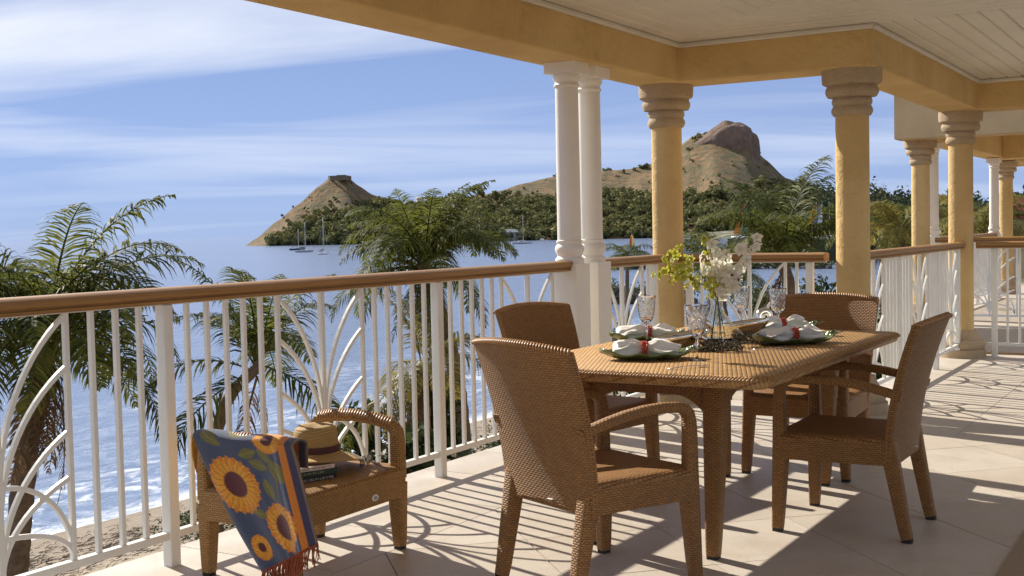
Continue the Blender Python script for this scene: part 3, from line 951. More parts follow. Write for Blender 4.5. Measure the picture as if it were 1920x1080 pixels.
# sunglasses
sg_ = thing('sunglasses', 'thin wire sunglasses with dark round lenses on the bench seat', 'sunglasses', (-3.10, 3.945, SEATZ), R(-75))
dark = plain('dark_wire', (.03, .022, .018), .3); lens = plain('tinted_lens', (.035, .028, .022), .05, Alpha=.75)
for sx in (-1, 1):
    c_ = Vector((sx*.034, 0, .026)); pts = [c_+Vector((.029*math.cos(a), .004*math.sin(a), .024*math.sin(a))) for a in [2*PI*i/20 for i in range(21)]]
    G().sweep(pts, .003, .003, 6, 2).build('lens_rim', dark, sg_, True)
    V = [c_]+pts[:-1]; g = G(); g.v = [tuple(p) for p in V]
    for i in range(20): g.quadface((0, 1+i, 1+(i+1) % 20))
    g.build('lens', lens, sg_)
    G().sweep([(sx*.063, 0, .034), (sx*.068, .05, .032), (sx*.066, .10, .014), (sx*.06, .125, .002)], .003, .003, 6, 2).build('temple', dark, sg_, True)
G().sweep([(-.006, 0, .032), (0, -.002, .036), (.006, 0, .032)], .003, .003, 6, 2).build('bridge', dark, sg_, True)

# ------------------------------------------------------------------ flat dark brown patch on the floor at the right
g = G(); g.prism(rect(-.745, 2.6, .1, 5.45), -.001, .009)
tag(g.build('floor_patch', MAT['dark_patch']), 'flat dark brown patch lying on the tiles', 'mat')

# ------------------------------------------------------------------ table setting
def glassmat(name, c=(1, 1, 1), rough=0.0, bump=None):
    m, t, b = newmat(name); k = NB(t)
    b.inputs['Base Color'].default_value = col(c); b.inputs['Roughness'].default_value = rough
    b.inputs['Transmission Weight'].default_value = 1.0; b.inputs['IOR'].default_value = 1.47
    if bump == 'cut':
        v = k.obj(); s_ = k.n('ShaderNodeSeparateXYZ', {0: v})
        an = k.m('MULTIPLY', k.m('ARCTAN2', s_.outputs[1], s_.outputs[0]), 14.0)
        zz_ = k.m('MULTIPLY', s_.outputs[2], 420.0)
        d1 = k.m('ABSOLUTE', k.m('SINE', k.m('ADD', an, zz_))); d2 = k.m('ABSOLUTE', k.m('SINE', k.m('SUBTRACT', an, zz_)))
        msk = k.m('MULTIPLY', k.m('GREATER_THAN', s_.outputs[2], .125), k.m('LESS_THAN', s_.outputs[2], .205))
        k.set(b.inputs['Normal'], k.bump(k.m('MULTIPLY', k.m('MINIMUM', d1, d2), msk), .006))
    return m
MAT['crystal'] = glassmat('cut_crystal')
MAT['glass'] = glassmat('clear_glass', (.97, 1, .98))
MAT['silver'] = plain('silver', (.78, .76, .72), .14, 1.0, var=.05, nscale=20)
# leaf plate
m, t, b = newmat('leaf_glaze'); k = NB(t); v = k.obj(); s_ = k.n('ShaderNodeSeparateXYZ', {0: v})
vein = k.m('ABSOLUTE', k.m('SINE', k.m('MULTIPLY', k.m('ADD', s_.outputs[0], k.m('MULTIPLY', k.m('ABSOLUTE', s_.outputs[1]), -1.3)), 95.0)))
c = k.ramp(k.noise(v, 14, 4), (.3, (.045, .075, .022)), (.7, (.15, .20, .075)))
c = k.mix(k.ramp(vein, (.0, .6), (.14, 0.0)), c, (.26, .32, .15))
k.set(b.inputs['Base Color'], c); b.inputs['Roughness'].default_value = .18; b.inputs['Coat Weight'].default_value = .4
k.set(b.inputs['Normal'], k.bump(vein, .002))
MAT['leafplate'] = m
MAT['napkin'] = plain('napkin_linen', (.82, .79, .73), .9, var=.04, nscale=12, bump=.0012, bscale=350)
MAT['bead'] = plain('coral_bead', (.52, .06, .025), .25, var=.45, nscale=160)

def leaf_plate(x, y, rz, label, l=.40, w=.235):
    o = thing('leaf_plate', label, 'plate', (x, y, TZ-.001), rz, 'green leaf shaped plates')
    g = G(); n = 28
    def pt(u, v):
        t_ = u*2-1; s = v*2-1
        hw = w/2*max(.0, (1-abs(t_)**2.2))**.62*(1+.12*t_)
        wav = .005*math.sin(t_*11+s*2)*abs(s)
        bowl = .004+.030*(abs(s)**2.4)*(1-.4*abs(t_))+.034*abs(t_)**3.2
        return Vector((t_*l/2, s*hw, bowl+wav))
    g.grid(pt, n, 14)
    q = g.build('dish', MAT['leafplate'], o, True); sm = q.modifiers.new('thick', 'SOLIDIFY'); sm.thickness = .005; sm.offset = -1
    g = G(); g.sweep([(l/2-.012, 0, .034), (l/2+.03, .006, .044), (l/2+.055, .016, .046)], [.010, .007, .005], [.007, .006, .004], 8, 2); g.build('stalk', MAT['leafplate'], o, True)
    # foot under the bowl
    G().lathe([(.05, -.002), (.048, .006)], n=20).build('foot', MAT['leafplate'], o)
    return o
def napkin(x, y, rz, label, flip=1, z=TZ+.012):
    o = thing('napkin', label, 'napkin', (x, y, z), rz, 'rolled white napkins')
    rn = random.Random(int(x*977+y*131)); ph = rn.uniform(0, 6)
    N = 40; rings = []
    for i in range(N+1):
        t_ = i/N; xx = (t_-.5)*.265
        d = abs(xx-.01*flip)
        W_ = .022+.070*min(1, d/.11)**1.0*(1-.25*max(0, (d-.11)/.05)); H_ = .021+.016*min(1, d/.05)*(1-.85*max(0, (d-.06)/.10))
        ring = []
        for q in range(28):
            a = 2*PI*q/28; fo = 1+(.30*(abs(((a*6/PI+ph+xx*5) % 2)-1)*2-1)+.12*math.sin(3*a+ph*2))*min(1, d/.05)
            zz_ = max(.0, .030*(.6+.4*math.cos(xx*9))+math.sin(a)*H_*fo+.004*math.sin(xx*60+a*2))
            ring.append((xx+.012*math.sin(a*3+ph)*min(1, d/.1), math.cos(a)*W_*fo*.62+.012*math.sin(xx*12+ph), zz_))
        rings.append(ring)
    g = G(); g.loft(rings); g.build('cloth', MAT['napkin'], o, True, 70)
    g = G()
    for i in range(26):
        a = 2*PI*i/26
        for kx in (-1, 0, 1):
            rr = .027+rn.uniform(-.002, .004)
            g.blob((.01*flip+kx*.0085+rn.uniform(-.003, .003), math.cos(a)*rr*1.0, .030+math.sin(a)*rr), rn.uniform(.0045, .0065), 1)
    ro = thing('napkin_ring', 'red coral bead ring around the napkin on the '+label.split(' on the ')[-1], 'napkin ring', (x, y, z), rz, 'red bead napkin rings')
    g.build('beads', MAT['bead'], ro, True)
    return o
def goblet(x, y, label, h=.232, r=.044):
    o = thing('goblet', label, 'glass', (x, y, TZ-.0005), random.uniform(0, 6), 'cut crystal goblets')
    k_ = h/.232
    po = [(.0, .0), (.036, .0), (.037, .002), (.03, .005), (.012, .009), (.006, .014), (.0048, .03), (.0048, .06), (.0075, .072), (.0055, .08), (.006, .092), (.012, .10), (.026, .112), (.035, .128), (.0385, .150), (.0405, .18), (.0435, .21), (.046, .230)]
    pi_ = [(.0445, .2302), (.042, .21), (.0388, .18), (.0365, .15), (.033, .130), (.024, .117), (.010, .108), (.0, .106)]
    def rad(tab, z_):
        for (ra, za), (rb, zb_) in zip(tab[:-1], tab[1:]):
            if za <= z_ <= zb_: return ra+(rb-ra)*(z_-za)/(zb_-za)
        return tab[-1][0]
    N = 60; rings = []
    zs = [q for a, q in po if q <= .10]+[.105+.0045*i for i in range(28)]
    rr_ = [a for a, q in po if q <= .10]+[rad(po[11:], .105+.0045*i) for i in range(28)]
    for r_, z_ in zip(rr_, zs):
        ring = []
        for i in range(N):
            a = 2*PI*i/N; cut = 0
            if .118 < z_ < .205:
                d1 = abs(math.sin(a*7+z_*150)); d2 = abs(math.sin(a*7-z_*150)); cut = .0022*(1-min(1, min(d1, d2)*2.6))
            ring.append(((max(r_, .0002)-cut)*r/.044*math.cos(a), (max(r_, .0002)-cut)*r/.044*math.sin(a), z_*k_))
        rings.append(ring)
    for r_, z_ in pi_: rings.append([(max(r_-.0006, .0002)*r/.044*math.cos(2*PI*i/N), max(r_-.0006, .0002)*r/.044*math.sin(2*PI*i/N), z_*k_) for i in range(N)])
    g = G(); g.loft(rings); g.build('body', MAT['crystal'], o, True, 22)
    return o
def P(x, y, z=TZ): p = onz(x, y, z); return p.x, p.y
leaf_plate(-2.115, 4.62, R(32), 'green leaf plate at the near end of the table'); napkin(-2.12, 4.625, R(26), 'white napkin on the near end leaf plate', -1)
leaf_plate(-2.455, 5.36, R(38), 'green leaf plate on the railing side of the table', .37); napkin(-2.46, 5.365, R(34), 'white napkin on the railing side leaf plate', 1)
leaf_plate(-1.75, 5.46, R(45), 'green leaf plate on the open side of the table', .42); napkin(-1.76, 5.465, R(43), 'white napkin on the open side leaf plate', 1)
leaf_plate(-1.99, 6.02, R(40), 'green leaf plate at the far end of the table', .36); napkin(-2.0, 6.02, R(40), 'white napkin on the far end leaf plate', 1)
for (px, py), lb in (((1307, 676), 'crystal goblet standing by the near end leaf plate'), ((1213, 645), 'crystal goblet by the railing side leaf plate'), ((1391, 618), 'crystal goblet by the far end leaf plate'), ((1459, 624), 'crystal goblet behind the open side napkin')):
    x_, y_ = P(px, py); goblet(x_, y_, lb)
# silver bowls and shells
def bowl(x, y, rz, label):
    o = thing('silver_bowl', label, 'bowl', (x, y, TZ-.0005), rz, 'shell shaped silver bowls')
    g = G(); N = 36; rings = []
    for r_, z_ in ((.03, 0), (.034, .002), (.05, .012), (.075, .030), (.092, .052), (.100, .070)):
        rings.append([(r_*1.25*math.cos(2*PI*i/N), r_*.86*math.sin(2*PI*i/N), z_+(.016*(r_/.1)**2*math.cos(2*PI*i/N))) for i in range(N)])
    g.loft(rings, True, (True, False)); q = g.build('dish', MAT['silver'], o, True); sm = q.modifiers.new('thick', 'SOLIDIFY'); sm.thickness = .003
    G().box((.02, .01, .060), (.07, .05, .012), rz=.4).build('dark_filling', plain('dark_card', (.02, .022, .03), .5), o)
    return o
def shell(x, y, rz, label, z=TZ):
    o = thing('nautilus_shell', label, 'shell', (x, y, z), rz, 'polished silver shells')
    g = G(); N = 64; rings = []
    for i in range(N+1):
        a = i/N*2*PI*1.75; rr = .008*math.exp(.165*a)
        c_ = Vector((math.cos(a)*rr, 0, math.sin(a)*rr)); tr = rr*.62
        u_ = Vector((math.cos(a), 0, math.sin(a)))
        rings.append([c_+u_*(tr*.95*math.cos(2*PI*q/14))+Vector((0, tr*1.05*math.sin(2*PI*q/14), 0)) for q in range(14)])
    lo = min(p.z for r_ in rings for p in r_)
    g.loft([[p-Vector((0, 0, lo)) for p in r_] for r_ in rings]); g.build('whorl', MAT['silver'], o, True, 60)
    return o
x_, y_ = P(1272, 655); bowl(x_, y_, R(31), 'silver bowl in front of the glass vase')
x_, y_ = P(1398, 628); bowl(x_, y_, R(20), 'silver bowl behind the dark twig wreath')
x_, y_ = P(1322, 648); shell(x_, y_, R(40), 'silver spiral shell beside the near bowl')
x_, y_ = P(1437, 621); shell(x_, y_, R(25), 'silver spiral shell by the far end setting')
def wreath(x, y, label, r=.085, n=420):
    o = thing('twig_wreath', label, 'wreath', (x, y, TZ), 0, 'dark twig wreaths')
    g = G(); rn = random.Random(int(x*999))
    for i in range(n):
        a = rn.uniform(0, 2*PI); rr = r*rn.uniform(.55, 1.0); h = rn.uniform(.004, .042)
        c_ = Vector((math.cos(a)*rr*1.25, math.sin(a)*rr*.75, h)); d = Vector((rn.gauss(0, 1), rn.gauss(0, 1), rn.gauss(.5, .7))).normalized()*rn.uniform(.012, .024)
        q = c_+d; q.z = max(.001, q.z)
        g.sweep([c_-d*.5 if (c_-d*.5).z > 0 else Vector((c_.x, c_.y, .0)), q], [.0045, .0015], [.0045, .0015], 4, 2)
    g.build('twigs', plain('dark_twig', (.07, .06, .035), .6, var=.7, nscale=90), o)
    return o
x_, y_ = P(1350, 658); wreath(x_, y_, 'bristly dark twig wreath at the foot of the vase', .085)
x_, y_ = P(1408, 643); wreath(x_, y_, 'bristly dark twig wreath beside the open side plate', .075, 360)
# cutlery
def fork(x, y, rz, label):
    o = thing('spoon', label, 'spoon', (x, y, TZ+.0005), rz, 'silver spoons on the table')
    g = G(); g.sweep([(-.09, 0, .002), (-.03, 0, .006), (.03, 0, .008), (.05, 0, .005)], [.012, .008, .006, .016], .003, 8, 3); g.sweep([(.05, 0, .005), (.07, 0, .003), (.09, 0, .006)], [.02, .024, .012], .002, 8, 3)
    g.build('metal', MAT['silver'], o, True); return o
x_, y_ = P(1450, 656); fork(x_, y_, R(30), 'silver spoon beside the open side plate')
x_, y_ = P(1290, 690); fork(x_, y_, R(55), 'silver spoon at the near table edge by goblet')
# vase
vx, vy = P(1345, 638)
va = thing('glass_vase', 'clear glass flask vase with a wide foot holding orchids', 'vase', (vx, vy, TZ-.0005))
prof = [(.0005, 0), (.105, 0), (.128, .006), (.135, .018), (.128, .032), (.10, .058), (.066, .092), (.042, .128), (.031, .158), (.030, .182), (.037, .208), (.048, .226)]
inn = [(.046, .2262), (.035, .208), (.028, .182), (.029, .158), (.040, .128), (.064, .092), (.098, .057), (.124, .033), (.130, .02), (.1, .008), (.0005, .007)]
G().lathe(prof+inn, n=48).build('body', MAT['glass'], va, True, 60)
# orchids
def petalmat(name, c, c2, tr=.35):
    m, t, b = newmat(name); k = NB(t)
    cc = k.ramp(k.noise(k.pos(), 60, 3), (.35, c2), (.65, c))
    k.set(b.inputs['Base Color'], cc); b.inputs['Roughness'].default_value = .55
    tl = k.n('ShaderNodeBsdfTranslucent'); k.set(tl.inputs[0], cc)
    mx = k.n('ShaderNodeMixShader', {0: tr}); t.links.new(b.outputs[0], mx.inputs[1]); t.links.new(tl.outputs[0], mx.inputs[2])
    t.links.new(mx.outputs[0], t.nodes['Material Output'].inputs[0])
    return m
MAT['pet_y'] = petalmat('yellow_petal', (.66, .62, .10), (.45, .48, .06))
MAT['pet_w'] = petalmat('white_petal', (.90, .87, .78), (.80, .78, .62), .45)
MAT['pet_p'] = petalmat('purple_lip', (.16, .025, .075), (.09, .012, .045))
MAT['stem'] = petalmat('flower_stem', (.10, .13, .03), (.07, .07, .03), .1)
def blossom(r, m1, lip):
    g = G()
    for i in range(5):
        a = 2*PI*i/5+.3; w = r*(.46 if i % 2 else .36); n = 4
        d = Vector((math.cos(a), math.sin(a), 0)); s = Vector((-d.y, d.x, 0))
        def pt(u, v, d=d, s=s, w=w):
            t_ = v; hw = w*math.sin(PI*min(1, .12+.86*t_))**.75
            return d*(t_*r)+s*((u*2-1)*hw)+Vector((0, 0, r*(.30*t_-.42*t_*t_)+abs(u*2-1)**2*r*.10))
        g.grid(pt, 3, n)
    def lp(u, v): return Vector(((u-.5)*r*.55*(1-.3*v), -r*.12-r*.25*v, r*(.12+.45*v*(1-v)*2)))
    g.grid(lp, 3, 3, m=1)
    g.blob((0, 0, r*.10), r*.13, 1, m=1)
    return g.mesh('blossom', [m1, lip], True)
BL = {'y': blossom(.025, MAT['pet_y'], MAT['pet_y']), 'w': blossom(.036, MAT['pet_w'], MAT['pet_w']), 'p': blossom(.034, MAT['pet_w'], MAT['pet_p'])}
rtv = Vector((math.cos(R(31)), math.sin(R(31)), 0)); fwv = Vector((-math.sin(R(31)), math.cos(R(31)), 0))
def spray(label, kind, pts, n, spread, sub=()):
    o = thing('orchid_spray', label, 'flowers', (vx, vy, TZ+.01), 0, 'orchids in the glass vase')
    W_ = [rtv*a+fwv*q+Vector((0, 0, c_)) for a, q, c_ in pts]
    # smooth
    Q = []
    for i in range(len(W_)-1):
        p0 = W_[max(i-1, 0)]; p1 = W_[i]; p2 = W_[i+1]; p3 = W_[min(i+2, len(W_)-1)]
        for j in range(5):
            t_ = j/5
            Q.append(.5*((2*p1)+(p2-p0)*t_+(2*p0-5*p1+4*p2-p3)*t_*t_+(3*p1-p0-3*p2+p3)*t_**3))
    Q.append(W_[-1])
    G().sweep(Q, .0042, .0042, 6, 2).build('stem', MAT['stem'], o, True)
    rn = random.Random(len(label)*7+n)
    sh = [q for q in Q if q.z > .235]
    for i in range(n):
        c_ = sh[int((i+.5)/n*len(sh))]
        off = Vector((rn.gauss(0, 1), rn.gauss(0, 1), rn.gauss(0, .8))).normalized()*rn.uniform(.4, 1)*spread
        p = c_+off
        d = (off.normalized()*.7+Vector((-.25, -.75, .15))+Vector((rn.gauss(0, .4), rn.gauss(0, .4), rn.gauss(0, .4)))).normalized()
        G().sweep([c_, p], .002, .002, 4, 2).build('stalk', MAT['stem'], o)
        f = link('blossom', BL[kind if kind != 'm' else rn.choice('wwp')], o, p)
        f.rotation_euler = d.to_track_quat('Z', 'Y').to_euler(); f.rotation_euler.rotate_axis('Z', rn.uniform(0, 6)); f.scale = (rn.uniform(.75, 1.1),)*3
    return o
spray('yellow green orchid spray leaning out low over the table', 'y', [(.02, 0, 0), (.0, .0, .20), (-.05, -.01, .25), (-.14, -.02, .30), (-.22, -.03, .325), (-.275, -.03, .335)], 36, .06)
spray('yellow green orchid spray rising above the low spray', 'y', [(-.03, .01, 0), (-.005, .0, .20), (-.05, .0, .28), (-.12, .01, .36), (-.19, .01, .40), (-.225, .0, .395)], 28, .055)
spray('tall white orchid spray with a green budded tip', 'w', [(.01, -.02, 0), (.004, .0, .20), (-.005, 0, .29), (-.015, .0, .37), (-.03, .01, .43)], 22, .062)
spray('green bud spray standing highest in the vase', 'y', [(-.02, .03, 0), (-.003, .01, .20), (-.02, .02, .33), (-.045, .02, .44), (-.05, .02, .49)], 7, .02)
spray('white orchid spray with purple lips arching towards the shell', 'm', [(-.03, -.01, 0), (.004, .0, .20), (.03, 0, .28), (.08, .0, .33), (.12, .0, .40), (.155, 0, .455)], 22, .062)
spray('low white and purple orchid spray over the vase mouth', 'm', [(.04, 0, 0), (.004, .0, .20), (.02, -.02, .25), (.05, -.03, .28), (.085, -.03, .30)], 16, .062)

# ------------------------------------------------------------------ sea, beach, island
ZS = EYE-7.0
def sh_x(y):   # shoreline: x of the waterline for each y
    pts = [(-600, -30), (-60, -25), (10, -24.2), (40, -24), (120, -25), (220, -34), (320, -62), (450, -120), (600, -205), (720, -290), (800, -360), (2500, -1600)]
    for (a, x0), (q, x1) in zip(pts[:-1], pts[1:]):
        if a <= y <= q: return x0+(x1-x0)*(y-a)/(q-a)
    return pts[-1][1]
m, t, b = newmat('sea_water'); k = NB(t); v = k.pos(); s_ = k.n('ShaderNodeSeparateXYZ', {0: v})
w1 = k.noise(k.mapping(v, (.30, .16, .3), (0, 0, .25)), 1.0, 8, .62, .3)
w2 = k.noise(k.mapping(v, (1.9, 1.1, 1), (0, 0, .3)), 1.0, 5, .6)
w3 = k.noise(k.mapping(v, (.035, .012, 1), (0, 0, .5)), 1.0, 4, .55)
hgt = k.m('ADD', k.m('MULTIPLY', w1, .9), k.m('MULTIPLY', w2, .22))
k.set(b.inputs['Normal'], k.bump(hgt, 1.0, .55))
# distance off the beach (waterline near x = -24) gives shallow colour and surf
near = k.m('SUBTRACT', -24.0, s_.outputs[0])
shallow = k.ramp(k.m('DIVIDE', near, 60.0), (0.0, 1.0), (.25, .55), (1.0, 0.0))
c = k.mix(w3, (.15, .20, .31), (.19, .245, .37))
c = k.mix(k.m('MULTIPLY', shallow, .6), c, (.22, .29, .41))
band = k.m('SINE', k.m('ADD', k.m('MULTIPLY', near, .62), k.m('MULTIPLY', k.noise(k.mapping(v, (.08, .10, 1)), 1, 3), 9.0)))
fo = k.noise(k.mapping(v, (.9, .55, 1)), 1.0, 10, .72, 1.4)
fm = k.m('MULTIPLY', k.ramp(fo, (.47, 0.0), (.60, 1.0)), k.ramp(k.m('DIVIDE', near, 30.0), (0.0, 1.0), (.12, .6), (.45, .38), (.62, 0.0)))
fm = k.m('MULTIPLY', fm, k.ramp(band, (.15, .35), (.8, 1.0)))
edge = k.ramp(k.m('ADD', near, k.m('MULTIPLY', fo, 2.2)), (0.0, 1.0), (1.0, 1.0))
lip = k.ramp(k.m('SUBTRACT', k.m('ADD', near, k.m('MULTIPLY', fo, 3.0)), 1.6), (.0, 1.0), (.9, 0.0))
fm = k.m('MAXIMUM', fm, k.m('MULTIPLY', lip, k.m('LESS_THAN', near, 8.0)))
c = k.mix(fm, c, (.72, .76, .80))
k.set(b.inputs['Base Color'], c)
k.set(b.inputs['Roughness'], k.m('ADD', .16, k.m('MULTIPLY', fm, .5)))
b.inputs['IOR'].default_value = 1.33
MAT['sea'] = m
g = G(); BIGR = 40000
g.v = [(-BIGR, -BIGR, ZS), (BIGR, -BIGR, ZS), (BIGR, BIGR, ZS), (-BIGR, BIGR, ZS)]; g.quadface((0, 1, 2, 3))
struct(g.build('sea', MAT['sea']))

m, t, b = newmat('beach_sand'); k = NB(t); v = k.pos()
f = k.noise(v, .7, 8, .65); s_ = k.n('ShaderNodeSeparateXYZ', {0: v})
c = k.ramp(f, (.3, (.33, .255, .175)), (.7, (.46, .37, .265)))
wet = k.ramp(k.m('DIVIDE', k.m('SUBTRACT', s_.outputs[2], ZS), .9), (.15, 1.0), (.45, 0.0))
c = k.mix(k.m('MULTIPLY', wet, .55), c, (.20, .155, .11))
deb = k.m('MULTIPLY', k.ramp(k.noise(v, 2.4, 10, .75, 1.5), (.47, 0.0), (.56, 1.0)), k.ramp(k.m('DIVIDE', k.m('SUBTRACT', s_.outputs[2], ZS), 1.2), (.5, 0.0), (.72, 1.0)))
c = k.mix(k.m('MULTIPLY', deb, .85), c, (.075, .055, .035))
far = k.ramp(k.m('DIVIDE', s_.outputs[1], 100.0), (.5, 0.0), (1.0, 1.0))
c = k.mix(k.m('MULTIPLY', far, k.ramp(k.noise(v, .06, 5), (.4, 0.0), (.5, 1.0))), c, (.06, .075, .03))
k.set(b.inputs['Base Color'], c); b.inputs['Roughness'].default_value = .9
k.set(b.inputs['Normal'], k.bump(k.m('ADD', k.noise(v, 3, 8, .7), k.m('MULTIPLY', deb, .4)), .12))
MAT['sand'] = m
def ground_z(x, y):
    d = x-sh_x(y)
    if d < 0: return ZS+max(-4, d*.09)
    z = ZS+min(d*.075, 1.5+.004*max(0, d-20))
    if y > 150: z += min(6, max(0, (d-10))*.05)*min(1, (y-150)/200)
    return z+.10*mnoise.noise(Vector((x*.35, y*.35, 0)))*min(1, d/4)
ys = [-400, -200, -100, -50, -25]+[-15+i*1.5 for i in range(50)]+[62+i*6 for i in range(20)]+[190+i*25 for i in range(45)]
ds = [-45, -25, -12, -6, -3, -1.5, -.5, .5, 1.5, 2.5, 4, 5.5, 7, 8.5, 10, 11.5, 13, 14.5, 16, 18, 20, 23, 27, 34, 45, 60, 90, 150, 260, 420, 700, 1200]
g = G(); n = len(ds)
for y_ in ys:
    for d in ds:
        x_ = sh_x(y_)+d; g.v.append((x_, y_, ground_z(x_, y_)))
for j in range(len(ys)-1):
    for i in range(n-1): g.quadface((j*n+i, j*n+i+1, (j+1)*n+i+1, (j+1)*n+i))
struct(g.build('beach', MAT['sand'], smooth=True))

# foliage materials
def leafmat(name, c1, c2, tr=.35, scale=2.0, rough=.45):
    m, t, b = newmat(name); k = NB(t)
    f = k.noise(k.pos(), scale, 4)
    r = k.n('ShaderNodeNewGeometry').outputs['Random Per Island']
    f2 = k.m('ADD', k.m('MULTIPLY', f, .55), k.m('MULTIPLY', r, .45))
    c = k.ramp(f2, (.3, c1), (.7, c2))
    k.set(b.inputs['Base Color'], c); b.inputs['Roughness'].default_value = rough; b.inputs['Specular IOR Level'].default_value = .12
    tl = k.n('ShaderNodeBsdfTranslucent'); k.set(tl.inputs[0], k.mix(.5, c, tuple(min(1, q*1.6) for q in c2)))
    mx = k.n('ShaderNodeMixShader', {0: tr}); t.links.new(b.outputs[0], mx.inputs[1]); t.links.new(tl.outputs[0], mx.inputs[2])
    t.links.new(mx.outputs[0], t.nodes['Material Output'].inputs[0])
    return m
MAT['palm'] = leafmat('palm_leaf', (.018, .030, .007), (.145, .155, .030), .38, 2.0, .6)
MAT['palm_sun_yellowed'] = leafmat('sunlit_yellowed_palm_leaf', (.07, .08, .015), (.30, .24, .06), .35)  # sunlight coloured into the shore palms; real yellowing on the stubby one
MAT['palm_dead'] = leafmat('dead_palm_leaf', (.07, .045, .022), (.17, .11, .055), .2)
MAT['bark'] = plain('palm_bark', (.115, .085, .06), .95, var=.45, nscale=9, bump=.02, bscale=16)
MAT['bush'] = leafmat('bush_leaf', (.015, .026, .010), (.055, .075, .025), .2, 1.2)
MAT['isl_leaf'] = leafmat('hill_tree_leaf', (.055, .066, .024), (.24, .225, .085), .12, .02, .9)
MAT['wood_leaf'] = leafmat('casuarina_leaf', (.020, .032, .016), (.070, .085, .040), .12, .2, .8)

# island
m, t, b = newmat('dry_hill_grass'); k = NB(t); v = k.pos()
f = k.noise(v, .018, 7, .62); f2 = k.noise(v, .14, 6, .7)
c = k.ramp(f, (.34, (.105, .078, .026)), (.5, (.185, .110, .038)), (.66, (.26, .145, .056)))
c = k.mix(k.ramp(f2, (.44, 0.0), (.58, .8)), c, (.062, .064, .022))
nz = k.n('ShaderNodeSeparateXYZ', {0: k.n('ShaderNodeNewGeometry').outputs['Normal']}).outputs[2]
c = k.mix(k.ramp(nz, (.45, .85), (.72, 0.0)), c, (.15, .11, .075))
k.set(b.inputs['Base Color'], c); b.inputs['Roughness'].default_value = .95
k.set(b.inputs['Normal'], k.bump(f2, 4.0, .8))
MAT['hill'] = m
m, t, b = newmat('summit_rock'); k = NB(t); v = k.pos()
f2 = k.noise(k.mapping(v, (.10, .10, .05)), 1, 8, .7, .5)
k.set(b.inputs['Base Color'], k.ramp(f2, (.3, (.10, .068, .05)), (.55, (.21, .135, .095)), (.75, (.27, .18, .12)))); b.inputs['Roughness'].default_value = .95
k.set(b.inputs['Normal'], k.bump(f2, 5.0))
MAT['rock'] = m
def hor(x): return 454.0-(x-0)*.02095
def interp(tab, x):
    if x <= tab[0][0]: return tab[0][1]
    for (a, p), (q, r_) in zip(tab[:-1], tab[1:]):
        if x <= q:
            s = (x-a)/(q-a); s = s*s*(3-2*s)*.35+s*.65
            return p+(r_-p)*s
    return tab[-1][1]
RIDGE = [(455, 462), (480, 446), (520, 415), (560, 385), (600, 351), (622, 335), (655, 334), (675, 349), (700, 365), (740, 379), (780, 384), (850, 372), (900, 366), (940, 357), (980, 344), (1040, 331), (1120, 321), (1180, 318), (1225, 308), (1270, 280), (1305, 258), (1340, 250), (1400, 262), (1435, 303), (1475, 338), (1530, 358), (1580, 366), (1650, 376), (1750, 390), (1850, 400), (1960, 410)]
RD = [(455, 985), (640, 1010), (740, 1060), (860, 1110), (1040, 1150), (1300, 1180), (1960, 1250)]
R0 = [(455, 960), (520, 905), (640, 880), (800, 870), (1040, 890), (1215, 880), (1960, 820)]
def isl(px, s):
    """s 0 at the shore, 1 at the ridge, 2 at the back shore"""
    d = ray(px, 440); h = math.hypot(d.x, d.y); dx, dy = d.x/h, d.y/h
    rd, r0 = interp(RD, px), interp(R0, px)
    zr = EYE+(hor(px)-interp(RIDGE, px))/FPX*rd/math.cos(math.atan((px-960)/FPX))-ZS
    zr = max(zr, .2)
    if s <= 1:
        r_ = r0+(rd-r0)*s; f = s**.92*(1-.16*math.sin(PI*s))
    else:
        r_ = rd+(s-1)*260; f = max(0, math.cos((s-1)*PI/2))**.9
    n1_ = mnoise.noise(Vector((dx*r_*.012, dy*r_*.012, 3)))*5+mnoise.noise(Vector((dx*r_*.05, dy*r_*.05, 7)))*1.6
    gul = mnoise.noise(Vector((px*.035, s*.8, 1.3)))*7*math.sin(PI*min(1, s))
    z = ZS-.5+zr*f+(n1_+gul)*min(1, zr/30)*math.sin(PI*min(1, max(0, s)))**.7*.8
    if s <= .001: z = ZS-1.0
    return Vector((dx*r_, dy*r_, z))
NXI, NS = 260, 60
g = G(); g.grid(lambda u, v: isl(455+(1960-455)*u, v*2), NXI, NS)
struct(g.build('island_hill', MAT['hill'], smooth=True))
# summit rock
pc = isl(1362, .96); rock = G(); V, F = ICO[3]
lat = Vector((math.cos(R(31-10)), math.sin(R(31-10)), 0)); dep = Vector((-lat.y, lat.x, 0))
import bmesh
bmr = bmesh.new(); bmesh.ops.create_icosphere(bmr, subdivisions=5, radius=1)
for v_ in bmr.verts:
    p = v_.co.copy(); a = p.x
    k_ = 1+.045*mnoise.noise(p*2.2)+.035*mnoise.noise(p*6)+.02*mnoise.noise(p*14)
    x_ = a*(40 if a < 0 else 30)+2; 
    zc_ = p.z
    zz_ = (abs(zc_)**.66)*33*math.copysign(1, zc_)*(1-.55*max(0, -a-.05))
    q = lat*(x_*k_)+dep*(p.y*26*k_)+Vector((0, 0, zz_*k_))
    v_.co = q
mer = bpy.data.meshes.new('summit_rock'); bmr.to_mesh(mer); bmr.free(); mer.materials.append(MAT['rock'])
mer.polygons.foreach_set('use_smooth', [True]*len(mer.polygons))
ptop = at_dist(1362, 226, math.hypot(pc.x, pc.y))
ro = link('summit_rock', mer, None, (pc.x, pc.y, ptop.z-34)); tag(ro, 'bare brown rock dome crowning the larger hill', 'rock')
